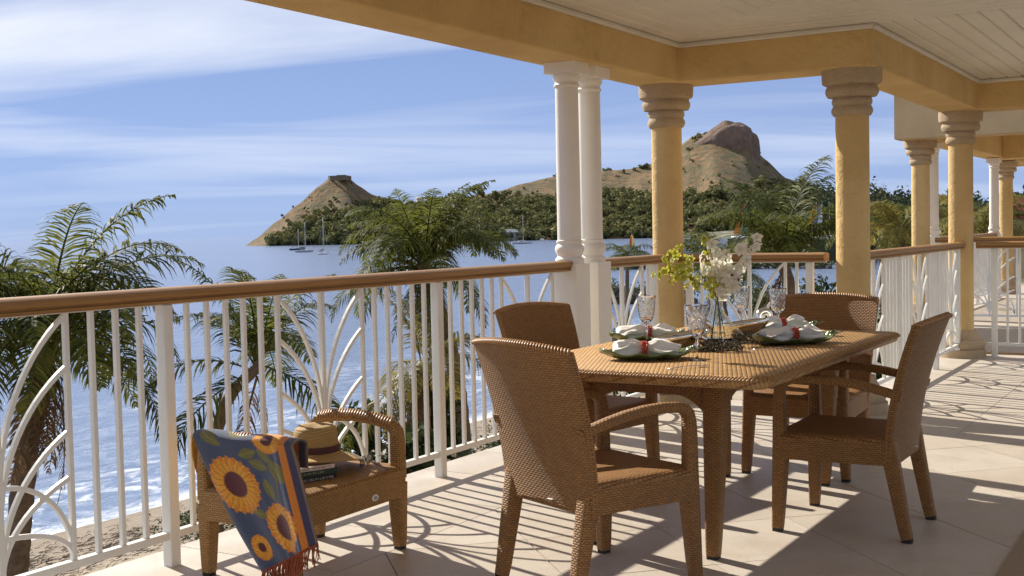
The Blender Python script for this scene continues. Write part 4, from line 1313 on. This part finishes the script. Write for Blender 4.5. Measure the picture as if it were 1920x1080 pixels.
# hillside wood: clumps where the slope is wooded
TL = [(500, 462), (530, 446), (560, 436), (600, 420), (640, 410), (690, 392), (730, 386), (780, 388), (850, 380), (900, 378), (960, 378), (1010, 380), (1060, 376), (1130, 368), (1180, 366), (1230, 368), (1300, 372), (1380, 366), (1440, 354), (1500, 352), (1560, 366), (1960, 384)]
g = G(); rn = random.Random(3)
def clump(g, c_, r_, rn):
    # one tree: ragged leaf sprays spread through the crown
    lobes = [(Vector((rn.gauss(0, .45), rn.gauss(0, .45), rn.uniform(-.05, .6)))*r_, r_*rn.uniform(.45, .75)) for q in range(3)]
    for o_, lr in lobes:
        g.blob(c_+o_, lr*.72, 1, 0, (1, 1, .9), .2, rn)
        for q in range(22):
            d = Vector((rn.gauss(0, 1), rn.gauss(0, 1), rn.gauss(.25, .9))).normalized(); p = c_+o_+d*lr*rn.uniform(.7, 1.08)
            a_ = (d+Vector((rn.gauss(0, .55), rn.gauss(0, .55), rn.gauss(0, .55)))).normalized(); e1 = a_.orthogonal().normalized(); e1.rotate(Matrix.Rotation(rn.uniform(0, 6.28), 3, a_)); e2 = a_.cross(e1)
            l_ = lr*rn.uniform(.28, .5); oo = len(g.v)
            g.v += [tuple(p-e1*l_), tuple(p-e2*l_*.7), tuple(p+e1*l_), tuple(p+e2*l_*.7+d*l_*.3)]; g.quadface((oo, oo+1, oo+2, oo+3))
cnt = 0
for i in range(9000):
    px = rn.uniform(505, 1900); s = rn.random()**1.2*1.02
    p = isl(px, s)
    v_ = p-Vector((0, 0, EYE)); dd = v_.dot(fw); py = 540-FPX*v_.dot(up)/dd
    lim = interp(TL, px)+rn.gauss(0, 6)
    if py < lim:
        if rn.random() > .10: continue
        r_ = rn.uniform(.8, 2.4)
    else: r_ = rn.choice((rn.uniform(2.0, 4.0), rn.uniform(3.0, 5.5), rn.uniform(4.0, 7.0)))
    if 1290 < px < 1440 and py < 330 and rn.random() > .4: continue
    clump(g, p+Vector((0, 0, r_*.35)), r_, rn); cnt += 1
    if cnt > 3000: break
# trees on the skyline
for px, py_, r_ in ((886, 352, 5.5), (893, 350, 4), (802, 372, 4), (815, 374, 3), (1141, 318, 3), (1310, 253, 5), (1325, 250, 5), (1300, 258, 3.5), (1290, 292, 6), (1190, 316, 4), (1203, 313, 4.5), (1215, 310, 5), (1170, 320, 3.5)):
    p = at_dist(px, py_, interp(RD, px)-12); clump(g, p-Vector((0, 0, r_*.3)), r_*.8, rn)
o = g.build('hillside_wood', MAT['isl_leaf']); stuff(o); o['label'] = 'scrubby green wood covering the lower island slopes'
# fort and houses on the island
ft = isl(640, 1.0); fo_ = thing('stone_fort', 'ruined stone fort on top of the smaller hill', 'fort', (ft.x, ft.y, ft.z-2.5))
mst = plain('fort_stone', (.16, .125, .09), .95, var=.3, nscale=.4, bump=.3, bscale=1)
zt = at_dist(640, 329, math.hypot(ft.x, ft.y)).z-ft.z+2.5
for i in range(10):
    a0, a1 = 2*PI*i/10, 2*PI*(i+1)/10; p0, p1 = Vector((8.8*math.cos(a0), 8.8*math.sin(a0), 0)), Vector((8.8*math.cos(a1), 8.8*math.sin(a1), 0))
    hh_ = zt*rn.uniform(.80, 1.0)
    mid = (p0+p1)/2; G().box((mid.x, mid.y, hh_/2), ((p1-p0).length+.9, 1.2, hh_), rz=math.atan2(p1.y-p0.y, p1.x-p0.x)).build('wall_section', mst, fo_)
G().box((2, 0, zt*.53), (7, 6, zt*1.06), rz=.4).build('keep', mst, fo_)
def house(px, py_, s, w, d, h, label, wallc, roofc, rz=.3):
    p = isl(px, s); p.z = at_dist(px, py_, math.hypot(p.x, p.y)).z
    o = thing('house', label, 'house', (p.x, p.y, p.z), R(31)+rz)
    G().box((0, 0, h/2-2), (w, d, h+4)).build('wall', plain('house_wall', wallc, .8), o)
    g = G(); e = .8; rh = h*.75
    g.v = [(-w/2-e, -d/2-e, h), (w/2+e, -d/2-e, h), (w/2+e, d/2+e, h), (-w/2-e, d/2+e, h), (-w/2+2, 0, h+rh), (w/2-2, 0, h+rh)]
    for f in ((0, 1, 5, 4), (1, 2, 5), (2, 3, 4, 5), (3, 0, 4), (3, 2, 1, 0)): g.quadface(f)
    g.build('roof', plain('house_roof', roofc, .7, nscale=.5), o)
    for i in range(3): G().box((-w/3+i*w/3, -d/2-.05, h*.5), (w*.12, .12, h*.4)).build('window', plain('far_window', (.03, .035, .04), .2), o)
    return o
house(957, 443, .03, 11, 7, 3.0, 'grey roofed house among trees at the island shore', (.30, .28, .25), (.30, .31, .32))
house(789, 377, .97, 6, 5, 2.4, 'small white house on the saddle between the hills', (.75, .72, .66), (.6, .58, .54))
house(806, 376, .97, 5, 5, 2.2, 'tiny white house beside the saddle house', (.72, .70, .64), (.5, .45, .40))

# ------------------------------------------------------------------ boats
wh = plain('hull_white', (.72, .72, .70), .3, var=.03); nv = plain('hull_navy', (.04, .06, .11), .3); mstm = plain('mast_metal', (.50, .47, .42), .5); cv = plain('canvas_blue', (.05, .08, .17), .8); dk = plain('deck_trim', (.30, .24, .17), .6); wnm = plain('cabin_window', (.02, .025, .03), .15)
def yacht(px, py_, L, mast, rz, label, hull=None, boom=True):
    p = onz(px, py_, ZS)
    o = thing('sailing_yacht', label, 'boat', (p.x, p.y, ZS), rz, 'yachts moored in the bay')
    g = G(); n = 12; rings = []
    for i in range(n+1):
        t_ = i/n; xx = (t_-.5)*L; b_ = L*.15*max(.03, (1-(max(0, t_-.35)/.65)**2.2))*(.72+.28*min(1, t_/.35)); sh = .10*L+.035*L*(t_*1.4-.5)**2
        rings.append([(xx, -b_, sh), (xx, -b_*.92, sh*.3), (xx-.02*L*t_, -b_*.4, -.03*L), (xx-.02*L*t_, b_*.4, -.03*L), (xx, b_*.92, sh*.3), (xx, b_, sh)])
    g.loft(rings); g.build('hull', hull or wh, o, True, 35)
    g = G(); rings = []
    for t_, hh_, w_ in ((-.20, .02, .10), (-.17, .062, .10), (.05, .070, .10), (.17, .05, .075), (.22, .01, .06)):
        rings.append([(t_*L, -w_*L, .09*L), (t_*L, -w_*L*.85, (.10+hh_)*L), (t_*L, w_*L*.85, (.10+hh_)*L), (t_*L, w_*L, .09*L)])
    g.loft(rings); cb = g.build('cabin', wh, o)
    for sy in (-1, 1): G().box((-.04*L, sy*.094*L, .135*L), (.16*L, .02*L, .02*L)).build('window', wnm, cb)
    G().sweep([(.06*L, 0, .09*L), (.06*L, 0, mast)], [.24, .17], [.24, .17], 8, 2).build('mast', mstm, o, True)
    if boom:
        G().sweep([(.05*L, 0, .24*L), (-.32*L, 0, .25*L)], .16, .16, 6, 2).build('boom', mstm, o); G().sweep([(.03*L, 0, .265*L), (-.15*L, 0, .29*L), (-.31*L, 0, .27*L)], [.4, .55, .3], [.4, .5, .3], 8, 2).build('furled_sail', cv, o, True)
    for a_, b_ in (((.49*L, 0, .14*L), (.06*L, 0, mast*.98)), ((-.49*L, 0, .12*L), (.06*L, 0, mast*.98)), ((.05*L, .13*L, .1*L), (.06*L, 0, mast*.95)), ((.05*L, -.13*L, .1*L), (.06*L, 0, mast*.95))):
        G().sweep([a_, b_], .05, .05, 4, 2).build('stay', mstm, o)
    G().box((-.27*L, 0, .19*L), (.16*L, .17*L, .02*L)).build('bimini', cv, o); 
    for sx in (-.34, -.21):
        for sy in (-1, 1): G().sweep([(sx*L, sy*.07*L, .09*L), (sx*L, sy*.07*L, .185*L)], .07, .07, 4, 2).build('bimini_pole', mstm, o)
    return o
yacht(558, 469, 8.2, 10.3, R(31)+.35, 'dark hulled yacht behind the grey moored pair', nv)
yacht(571, 473, 7.6, 12.6, R(31)-.15, 'long low grey yacht overlapping the dark hulled one', plain('hull_grey', (.42, .43, .44), .3))
yacht(606, 477.5, 6.2, 13.5, R(31)-.75, 'white yacht with blue awning lying alone in the bay')
yacht(897, 461, 11, 14, R(31)-.2, 'blue covered yacht off the island shore behind palm', plain('hull_pale', (.50, .53, .58), .3))
yacht(979, 457.5, 11.5, 15.5, R(31)+.15, 'slim pale yacht off the shore near the grey roofed house', plain('hull_silver', (.52, .53, .55), .3), False)
def motor(px, py_, L, rz, label, c):
    p = onz(px, py_, ZS); o = thing('motor_boat', label, 'boat', (p.x, p.y, ZS), rz)
    g = G(); rings = []
    for i in range(9):
        t_ = i/8; b_ = L*.16*max(.04, 1-max(0, (t_-.4)/.6)**2); xx = (t_-.5)*L; sh = L*(.10+.05*t_)
        rings.append([(xx, -b_, sh), (xx, -b_*.7, -.02*L), (xx, b_*.7, -.02*L), (xx, b_, sh)])
    g.loft(rings); g.build('hull', c, o, True, 35); G().box((-.06*L, 0, .19*L), (.34*L, .22*L, .16*L)).build('cabin', wh, o); G().box((-.06*L, 0, .285*L), (.44*L, .28*L, .025*L)).build('roof', plain('boat_roof', (.62, .42, .10), .5), o)
    return o
motor(686, 462, 10, R(31)+.1, 'yellow roofed ferry boat partly behind a palm', plain('ferry_hull', (.60, .50, .25), .5))
motor(1287, 459, 16, R(31)+.2, 'white motor boat by the landing beside ochre column', wh)
motor(1018, 452.5, 7, R(31), 'tiny white dinghy near the island shore', wh)
# windsurfer
p = onz(1183, 465, ZS); o = thing('windsurf_board', 'windsurf board with a red and yellow striped sail', 'windsurf board', (p.x, p.y, ZS), R(31))
g = G(); g.sweep([(-1.7, 0, .05), (-1.2, 0, .08), (.8, 0, .08), (1.6, 0, .2)], [.3, .65, .65, .1], .14, 10, 3); g.build('board', plain('surf_board', (.25, .3, .35), .4), o, True)
sc = [plain('sail_red', (.62, .05, .03), .6), plain('sail_yellow', (.80, .62, .10), .6), plain('sail_green', (.10, .32, .25), .6)]
outl = [(-.15, .3), (-.55, 1.2), (-.5, 2.6), (-.1, 4.0), (.35, 4.9)]; lf = [(.75, .6), (1.35, 1.6), (1.3, 2.8), (1.0, 4.0), (.55, 4.9)]
for j, (s0, s1, mi) in enumerate(((0, .42, 0), (.42, .78, 1), (.78, 1, 1))):
    g = G()
    def sp(u, v, s0=s0, s1=s1):
        i = min(3, int(v*4)); f = v*4-i; a = Vector(outl[i]).lerp(Vector(outl[i+1]), f); q = Vector(lf[i]).lerp(Vector(lf[i+1]), f); w_ = a.lerp(q, s0+(s1-s0)*u)
        return Vector((w_.x, -.25*math.sin(PI*(s0+(s1-s0)*u)), w_.y))
    g.grid(sp, 4, 12, uv=None); q = g.build('sail_panel', sc[mi], o, True); q.modifiers.new('t', 'SOLIDIFY').thickness = .02
G().sweep([(.0, 0, .1), (-.35, 0, 1.5), (-.4, 0, 2.6), (.42, 0, 5.0)], .06, .06, 6, 2).build('mast', mstm, o)
pw = thing('person', 'windsurfer in dark wetsuit leaning back from the sail', 'person', (p.x, p.y, ZS+.12), R(31))
g = G()
g.sweep([(1.05, .12, .0), (1.05, .10, .45), (1.1, .08, .88), (1.16, .0, 1.1), (1.22, -.02, 1.38), (1.24, -.02, 1.46)], [.11, .13, .19, .30, .38, .14], [.11, .14, .2, .2, .2, .12], 10, 2)
g.sweep([(1.35, -.12, .0), (1.25, -.10, .45), (1.14, -.05, .88)], [.11, .13, .19], [.11, .14, .2], 8, 2); g.sweep([(1.2, .12, 1.34), (.95, .1, 1.25), (.72, -.1, 1.3)], [.11, .09, .07], [.11, .09, .07], 8, 2); g.sweep([(1.2, -.14, 1.34), (.98, -.16, 1.22), (.78, -.18, 1.3)], [.11, .09, .07], [.11, .09, .07], 8, 2)
g.blob((1.27, -.02, 1.6), .115, 2, 0, (.9, .8, 1.15)); g.build('body', plain('wetsuit', (.03, .05, .12), .6), pw, True)

# ------------------------------------------------------------------ breakwaters and coastal growth
def breakwater(px0, px1, y0_, label, top):
    a, q = onz(px0, y0_, ZS), onz(px1, y0_-2, ZS); o = thing('breakwater', label, 'breakwater', (a.x, a.y, ZS)); g = G(); gl = G(); rn = random.Random(int(px0))
    L = (q-a).length; n = int(L*3.0)
    for i in range(n):
        p = a.lerp(q, rn.random())-a; off = rn.gauss(0, 1.3); hh_ = max(.1, 1.3-abs(off)*.45)
        g.blob((p.x-off*.5, p.y+off*.85, rn.uniform(-.3, hh_)), rn.uniform(.4, .95), 1, 0, (1, 1, .8), .22, rn)
    g.build('boulders', plain('boulder', (.11, .09, .07), .95, var=.4, nscale=.8, bump=.1, bscale=3), o); stuff(o.children[0])
    for i in range(int(L*170)):
        p = a.lerp(q, rn.random())-a; c_ = Vector((p.x+rn.gauss(0, 1.0), p.y+rn.gauss(0, 1.2), top*rn.uniform(.35, 1.0)*(.7+.5*mnoise.noise(Vector((p.x*.3, p.y*.3, 0)))))); d = Vector((rn.gauss(0, 1), rn.gauss(0, 1), rn.gauss(.3, 1))).normalized()*.28; e = d.orthogonal().normalized()*.10
        oo = len(gl.v); gl.v += [tuple(c_-e), tuple(c_+e), tuple(c_+d)]; gl.quadface((oo, oo+1, oo+2))
    q_ = gl.build('scrub', MAT['bush'], o); stuff(q_)
    return o
breakwater(1090, 1300, 568, 'scrub covered rock breakwater across the inlet behind railing', 2.6)
breakwater(1130, 1560, 505, 'thin far rock breakwater just under the short handrail', 1.6)
breakwater(1380, 1580, 588, 'rock breakwater seen through the cross railing fan', 2.2)

# palms
def frond_mesh(L, droop, e0, dead=False, seed=0, mat='palm', nl=56, wl=.60, twist=0):
    rn = random.Random(seed); g = G(); P_ = []; n = 14; p = Vector((0, 0, 0)); el = e0
    for i in range(n+1):
        P_.append(p.copy()); p = p+Vector((math.cos(el), 0, math.sin(el)))*(L/n); el -= droop/n*(.5+1.2*i/n)
    g.sweep(P_, [.055*(1-.85*i/n) for i in range(n+1)], [.035*(1-.8*i/n) for i in range(n+1)], 6, 2, (0, 1, 0))
    for i in range(nl):
        t_ = .13+.87*(i+rn.random()*.6)/nl; f = t_*n; j = min(n-1, int(f)); c_ = P_[j].lerp(P_[j+1], f-j); tg = (P_[j+1]-P_[j]).normalized()
        upv = Vector((0, 1, 0)).cross(tg)*-1
        if upv.z < 0 and not dead: upv = -upv
        ll = wl*L*.50*(math.sin(PI*min(1, .20+.78*t_))**.8)*rn.uniform(.85, 1.1)
        for sd in (-1, 1):
            if rn.random() < .07: continue
            d = (tg*rn.uniform(.35, 1.0)+Vector((0, sd, 0))*1.0+upv*rn.uniform(-.15, .40)).normalized()
            w = .0165*L/2.4*rn.uniform(.7, 1.25); q = c_; wv = tg.cross(d).cross(d).normalized()
            pts = [c_]; dd = d.copy()
            for s in range(4):
                q = q+dd*(ll/4); dd = (dd+Vector((rn.gauss(0, .05), rn.gauss(0, .05), -.30-.20*s-(.35 if dead else 0)))).normalized(); pts.append(q)
            o_ = len(g.v); ws = (.45, 1, .9, .55, 0)
            for s in range(5):
                if s < 4: g.v += [tuple(pts[s]+wv*w*ws[s]), tuple(pts[s]-wv*w*ws[s])]
                else: g.v.append(tuple(pts[4]))
            for s in range(3): g.quadface((o_+2*s, o_+2*s+1, o_+2*s+3, o_+2*s+2))
            g.quadface((o_+6, o_+7, o_+8))
    return g.mesh('frond', MAT[mat])
FR = {}
for nm, mat in (('g', 'palm'), ('o', 'palm_sun_yellowed')):
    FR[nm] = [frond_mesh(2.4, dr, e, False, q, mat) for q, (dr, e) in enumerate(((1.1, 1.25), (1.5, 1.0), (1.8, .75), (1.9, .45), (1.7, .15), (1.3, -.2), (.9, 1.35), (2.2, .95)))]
FR['d'] = [frond_mesh(2.2, .5, -1.0, True, 50+q, 'palm_dead', 34, .45) for q in range(3)]
def palm(label, px, py_, dist, scale, n, trunk, kind='g', dead=4, seed=1, tw=.16, sel=None, group='coconut palms below the veranda'):
    """crown centre seen at (px, py_) at a distance; trunk is a list of pixel points going down"""
    rn = random.Random(seed); c_ = at_dist(px, py_, dist)
    tp = [at_dist(a, q, dist+dd) for a, q, dd in trunk]; gz = ground_z(tp[-1].x, tp[-1].y)
    last = tp[-1].copy(); last.z = gz-.2; tp.append(last)
    o = thing('palm_tree', label, 'palm tree', (last.x, last.y, gz), 0, group)
    base_ = Vector((last.x, last.y, gz)); path = [c_+Vector((0, 0, .15*scale))]+[c_]+tp
    Q = []
    for i in range(len(path)-1):
        p0 = path[max(i-1, 0)]; p1 = path[i]; p2 = path[i+1]; p3 = path[min(i+2, len(path)-1)]; m_ = max(2, int((p2-p1).length/.13))
        for j in range(m_):
            t_ = j/m_; Q.append(.5*((2*p1)+(p2-p0)*t_+(2*p0-5*p1+4*p2-p3)*t_*t_+(3*p1-p0-3*p2+p3)*t_**3))
    Q.append(path[-1])
    w = [tw*(.85+.5*i/len(Q))*(1+.09*(i % 2)+rn.uniform(-.04, .04)) for i in range(len(Q))]
    G().sweep([q-base_ for q in Q], [a*2 for a in w], [a*2 for a in w], 10, 2).build('trunk', MAT['bark'], o, True, 50)
    a0 = rn.uniform(0, 6)
    for i in range(n):
        az = a0+i*2.39996+rn.uniform(-.25, .25); kq = sel[i % len(sel)] if sel else rn.randrange(8)
        f = link('frond', FR[kind][kq], o, c_-base_+Vector((0, 0, rn.uniform(-.1, .15)*scale)), (rn.uniform(-.25, .25), 0, az)); f.scale = (scale*rn.uniform(.85, 1.12),)*3
    for i in range(dead):
        f = link('dead_frond', FR['d'][i % 3], o, c_-base_-Vector((0, 0, .15*scale)), (rn.uniform(-.4, .4), rn.uniform(-.1, .5), rn.uniform(0, 6.28))); f.scale = (scale*rn.uniform(.7, 1.05),)*3
    return o
palm('large coconut palm filling the view behind the railing start', 92, 628, 15, .86, 40, [(78, 690, 0), (50, 850, .2), (35, 1000, .3), (25, 1160, .4)], dead=7, seed=4, tw=.13, sel=[1, 2, 3, 7, 0, 4, 2, 5, 7, 3, 1, 4])
palm('coconut palm rising above the handrail in front of the island', 795, 500, 19, .74, 34, [(820, 570, 0), (850, 680, .2), (866, 800, .3), (870, 900, .3)], dead=9, seed=11, tw=.12, sel=[1, 7, 2, 3, 0, 4, 5, 7, 2, 6])
palm('short palm with loose pale fronds behind the balusters', 482, 690, 14, .62, 14, [(440, 730, 0), (412, 790, .2), (405, 900, .3)], dead=2, seed=21, tw=.07, sel=[0, 1, 6, 2, 3, 5])
palm('stubby palm with yellowing fronds beside the second post', 790, 690, 16, .55, 11, [(792, 740, 0), (795, 850, .1)], kind='o', dead=5, seed=31, tw=.10, sel=[3, 4, 5, 2, 6])
palm('tall feathery palm behind the cross railing', 1468, 492, 27, 1.02, 26, [(1480, 540, 0), (1495, 640, .3), (1500, 740, .5)], dead=3, seed=42, tw=.15, sel=[0, 1, 7, 0, 2, 6, 3, 1])
palm('leaning palm with drooping fronds beside the cross railing post', 1345, 505, 31, .85, 16, [(1352, 560, 0), (1360, 660, .3)], dead=3, seed=47, tw=.13, sel=[1, 2, 3, 7, 4])
palm('sun-tinted palm glimpsed between the far columns', 1690, 432, 60, 1.35, 20, [(1692, 470, 0), (1694, 520, .5)], 'o', 3, 52, .16, [1, 2, 3, 4], 'sunlit palms on the shore')
palm('green palm by the trees behind the far railing', 1652, 440, 75, 1.5, 18, [(1653, 470, 0), (1655, 520, .5)], 'g', 2, 55, .16, [1, 2, 3, 4], 'sunlit palms on the shore')
palm('sun-tinted palm past the far end railing', 1840, 430, 55, 1.3, 20, [(1842, 470, 0), (1843, 520, .5)], 'o', 3, 58, .16, [1, 2, 3, 4], 'sunlit palms on the shore')
palm('green palm beside the far white column', 1862, 425, 65, 1.2, 18, [(1862, 470, 0), (1863, 520, .5)], 'g', 2, 59, .16, [1, 2, 3, 4], 'sunlit palms on the shore')
palm('small palm top poking above the short handrail', 1176, 478, 60, .75, 14, [(1176, 500, 0), (1176, 560, 0)], 'g', 0, 61, .10, [2, 3, 4])

# leafy shrubs and trees
def leafy(name, label, cat, base_, clumps, nleaf, ls, mat, seed, trunk_r=.08, group=None):
    rn = random.Random(seed); o = thing(name, label, cat, base_, 0, group); g = G()
    gt = G()
    for c_, r_ in clumps:
        c_ = Vector(c_)
        gt.sweep([Vector((0, 0, -.2)), Vector((c_.x*.35, c_.y*.35, c_.z*.45)), c_], [trunk_r*2, trunk_r*1.2, trunk_r*.3], [trunk_r*2, trunk_r*1.2, trunk_r*.3], 6, 2)
        for i in range(nleaf):
            d = Vector((rn.gauss(0, 1), rn.gauss(0, 1), rn.gauss(0, 1))).normalized(); q = c_+d*r_*rn.random()**.45*rn.uniform(.75, 1.15)
            a = (d+Vector((rn.gauss(0, .7), rn.gauss(0, .7), rn.gauss(0, .7)))).normalized(); s_ = a.orthogonal().normalized(); s_.rotate(Matrix.Rotation(rn.uniform(0, 6.28), 3, a)); t_ = a.cross(s_); l_ = ls*rn.uniform(.6, 1.3)
            oo = len(g.v); g.v += [tuple(q), tuple(q+s_*l_*.5+t_*l_*.28), tuple(q+s_*l_), tuple(q+s_*l_*.5-t_*l_*.28)]; g.quadface((oo, oo+1, oo+2, oo+3))
    gt.build('trunk', MAT['bark'], o, True); g.build('crown', MAT[mat], o)
    return o
def shrub(px, py_, dist, h, w, seed, label, nleaf=900, ls=.13, ncl=7):
    c_ = at_dist(px, py_, dist); gz = ground_z(c_.x, c_.y); rn = random.Random(seed); H_ = c_.z-gz
    cl = [((rn.gauss(0, w*.45), rn.gauss(0, w*.45), H_-rn.uniform(0, h)), rn.uniform(.35, .6)*w*.6) for i in range(ncl)]
    return leafy('shrub', label, 'shrub', (c_.x, c_.y, gz), cl, nleaf, ls, 'bush', seed, .05, 'dark shrubs below the railing')
shrub(735, 745, 17, 2.6, 1.7, 1, 'dark leafy shrub behind the railing fan over the bench', 1000, .13, 9)
shrub(660, 800, 15, 2.2, 1.2, 2, 'dark shrub low behind the bench arm')
shrub(835, 800, 18, 2.4, 1.3, 3, 'dark shrub around the leaning palm trunk')
shrub(930, 800, 19, 2.0, 1.1, 4, 'dark shrub behind the seated railing end')
shrub(1170, 660, 24, 2.0, 1.5, 5, 'dark shrub behind the short fan railing')
shrub(1600, 520, 38, 4.0, 3.2, 6, 'broad dark shrub behind the ochre step column', 1100, .2, 9)
shrub(1520, 560, 34, 3.0, 2.0, 7, 'dark shrub under the tall feathery palm', 900, .18)
def tree(px, py_, dist, w, h, seed, label):
    c_ = at_dist(px, py_, dist); gz = ground_z(c_.x, c_.y); rn = random.Random(seed); H_ = c_.z-gz
    cl = []
    for i in range(16):
        a = rn.uniform(0, 6.28); q = rn.random()**.6*w*.5; cl.append(((math.cos(a)*q, math.sin(a)*q, max(.8, H_-rn.random()**.8*h*(.75 if q < w*.3 else 1)-(q/w)**2*h*.5)), w*rn.uniform(.15, .25)))
    return leafy('tree', label, 'tree', (c_.x, c_.y, gz), cl, 360, .85, 'wood_leaf', seed, .3, 'rounded trees behind the beach')
TLB = ['rounded dark tree', 'broad bushy tree', 'tall loose tree']
for i, (px, py_, dist, w, h, lb) in enumerate(((1553, 358, 300, 24, 18, 'broad bushy tree beyond the tall feathery palm'), (1590, 366, 280, 22, 16, 'dark tree hidden partly by the ochre step column'), (1640, 372, 260, 20, 15, 'rounded tree right behind the far railing start'), (1672, 368, 250, 17, 14, 'taller rounded tree behind the sun-tinted palm'), (1702, 374, 245, 16, 14, 'rounded tree next to the cream beam corner'), (1745, 370, 240, 18, 14, 'tree glimpsed between the paired far columns'), (1838, 362, 210, 14, 12, 'dense tree behind the far end palms'), (1858, 370, 200, 13, 12, 'dense tree beside the far white column'), (1915, 366, 190, 12, 10, 'dark tree behind the red roof'), (1500, 385, 320, 20, 12, 'low bushy tree behind the beached sails'), (1440, 395, 340, 20, 12, 'low dark tree past the tall feathery palm'), (1800, 372, 220, 14, 12, 'tree hidden partly by the far stone column'), (1890, 372, 200, 12, 10, 'tree between the white and ochre far columns'))):
    tree(px, py_, dist, w, h, 70+i, lb)
# red roofed hut and beached sails
p = at_dist(1915, 392, 150); gz = ground_z(p.x, p.y)
o = thing('beach_hut', 'hut with a crimson roof behind the far columns', 'hut', (p.x, p.y, gz), .4); G().box((0, 0, (p.z-gz)/2-.6), (7, 5, p.z-gz-1.0)).build('wall', MAT['cream_plaster'], o)
g = G(); hh_ = p.z-gz-1.1; g.v = [(-4, -3, hh_), (4, -3, hh_), (4, 3, hh_), (-4, 3, hh_), (-1, 0, hh_+2.4), (1, 0, hh_+2.4)]
for f in ((0, 1, 5, 4), (1, 2, 5), (2, 3, 4, 5), (3, 0, 4), (3, 2, 1, 0)): g.quadface(f)
g.build('roof', plain('crimson_roof', (.38, .03, .06), .6), o)
def catamaran(px, py_, dist, c1, label):
    c_ = at_dist(px, py_, dist); gz = max(ZS+.1, ground_z(c_.x, c_.y)); s_ = dist/150; o = thing('beach_catamaran', label, 'boat', (c_.x, c_.y, c_.z), random.uniform(0, .8), 'small sailing boats on the far beach')
    for sy in (-1, 1): G().sweep([(-2.4, sy*1.1, .25), (-1, sy*1.1, .2), (1.5, sy*1.1, .22), (2.5, sy*1.1, .5)], [.3, .4, .38, .08], [.4, .45, .45, .15], 8, 2).build('hull', wh, o, True)
    G().box((-.3, 0, .42), (1.8, 2.2, .06)).build('trampoline', dk, o); G().sweep([(.5, 0, .4), (.45, 0, 7.2)], .1, .1, 6, 2).build('mast', mstm, o)
    if c1:
        for j, cc in enumerate(c1):
            g = G(); n_ = len(c1)
            def sp(u, v, j=j): t_ = (j+u)/n_; return Vector((.4-2.6*t_*(1-v)**.8, .15*math.sin(PI*t_), .9+6.0*v*(1-.0*t_)))
            g.grid(sp, 3, 8); q = g.build('sail_panel', cc, o, True); q.modifiers.new('t', 'SOLIDIFY').thickness = .02
    gd = c_.z-gz
    if gd > .3: G().prism(rect(-3, -2, 3, 2), -gd-.5, .02).build('sand_bank', MAT['sand'], o)
    return o
so = plain('sail_orange', (.75, .20, .02), .6)
catamaran(1527, 447, 240, [sc[0], so, sc[1]], 'beached catamaran with red orange and yellow sail')
catamaran(1538, 449, 235, [plain('sail_white', (.78, .77, .74), .7), plain('sail_blue', (.12, .20, .45), .7)], 'beached catamaran with white and blue sail')
catamaran(1551, 445, 250, None, 'beached catamaran with a bare mast')
catamaran(1397, 447, 230, [sc[2], so], 'beached catamaran with teal and orange sail behind palm fronds')

# ------------------------------------------------------------------ drift debris and creeping plants on the sand below the deck
rn = random.Random(99); g = G()
def on_sand(px, py_):
    p = onz(px, py_, -4.7)
    for _ in range(4): p = onz(px, py_, ground_z(p.x, p.y))
    return p
for i in range(2600):
    px = rn.uniform(-40, 960); base_y = 1044-(px-120)*.285+rn.gauss(0, 16)+max(0, rn.gauss(6, 18))
    p = on_sand(px, base_y); L = rn.uniform(.05, .28)*(1.8 if rn.random() < .06 else 1); a = rn.gauss(1.25, .6)
    d = Vector((math.cos(a), math.sin(a), rn.uniform(-.05, .25)))*L; q = p+d; q.z = max(q.z, ground_z(q.x, q.y)+.005)
    w = rn.uniform(.008, .022); g.sweep([p+Vector((0, 0, .01)), (p+q)/2+Vector((rn.gauss(0, .02), rn.gauss(0, .02), rn.uniform(.0, .05))), q], [w, w, w*.5], [w, w, w*.5], 4, 2)
o = stuff(g.build('drift_debris', plain('drift_twig', (.085, .06, .036), .95, var=.5, nscale=8))); o['label'] = 'dark twigs and dry leaves strewn along the sand'
g = G()
for i in range(70):
    px = rn.uniform(300, 960); p = on_sand(px, 1060-(px-120)*.285+rn.gauss(0, 14))
    for j in range(60):
        c_ = p+Vector((rn.gauss(0, .25), rn.gauss(0, .3), rn.random()**2*.28)); d = Vector((rn.gauss(0, 1), rn.gauss(0, 1), rn.uniform(.2, 1.2))).normalized()*rn.uniform(.05, .12); e = d.orthogonal().normalized()*rn.uniform(.015, .035)
        oo = len(g.v); g.v += [tuple(c_), tuple(c_+d*.5+e), tuple(c_+d), tuple(c_+d*.5-e)]; g.quadface((oo, oo+1, oo+2, oo+3))
o = stuff(g.build('beach_creeper', MAT['bush'])); o['label'] = 'low green creeper growing on the sand below the deck'

for ob in bpy.data.objects:
    if ob.parent and ob.name.split('.')[0] in ('rim', 'strapping', 'fringe', 'beads', 'twigs'): ob['kind'] = 'stuff'
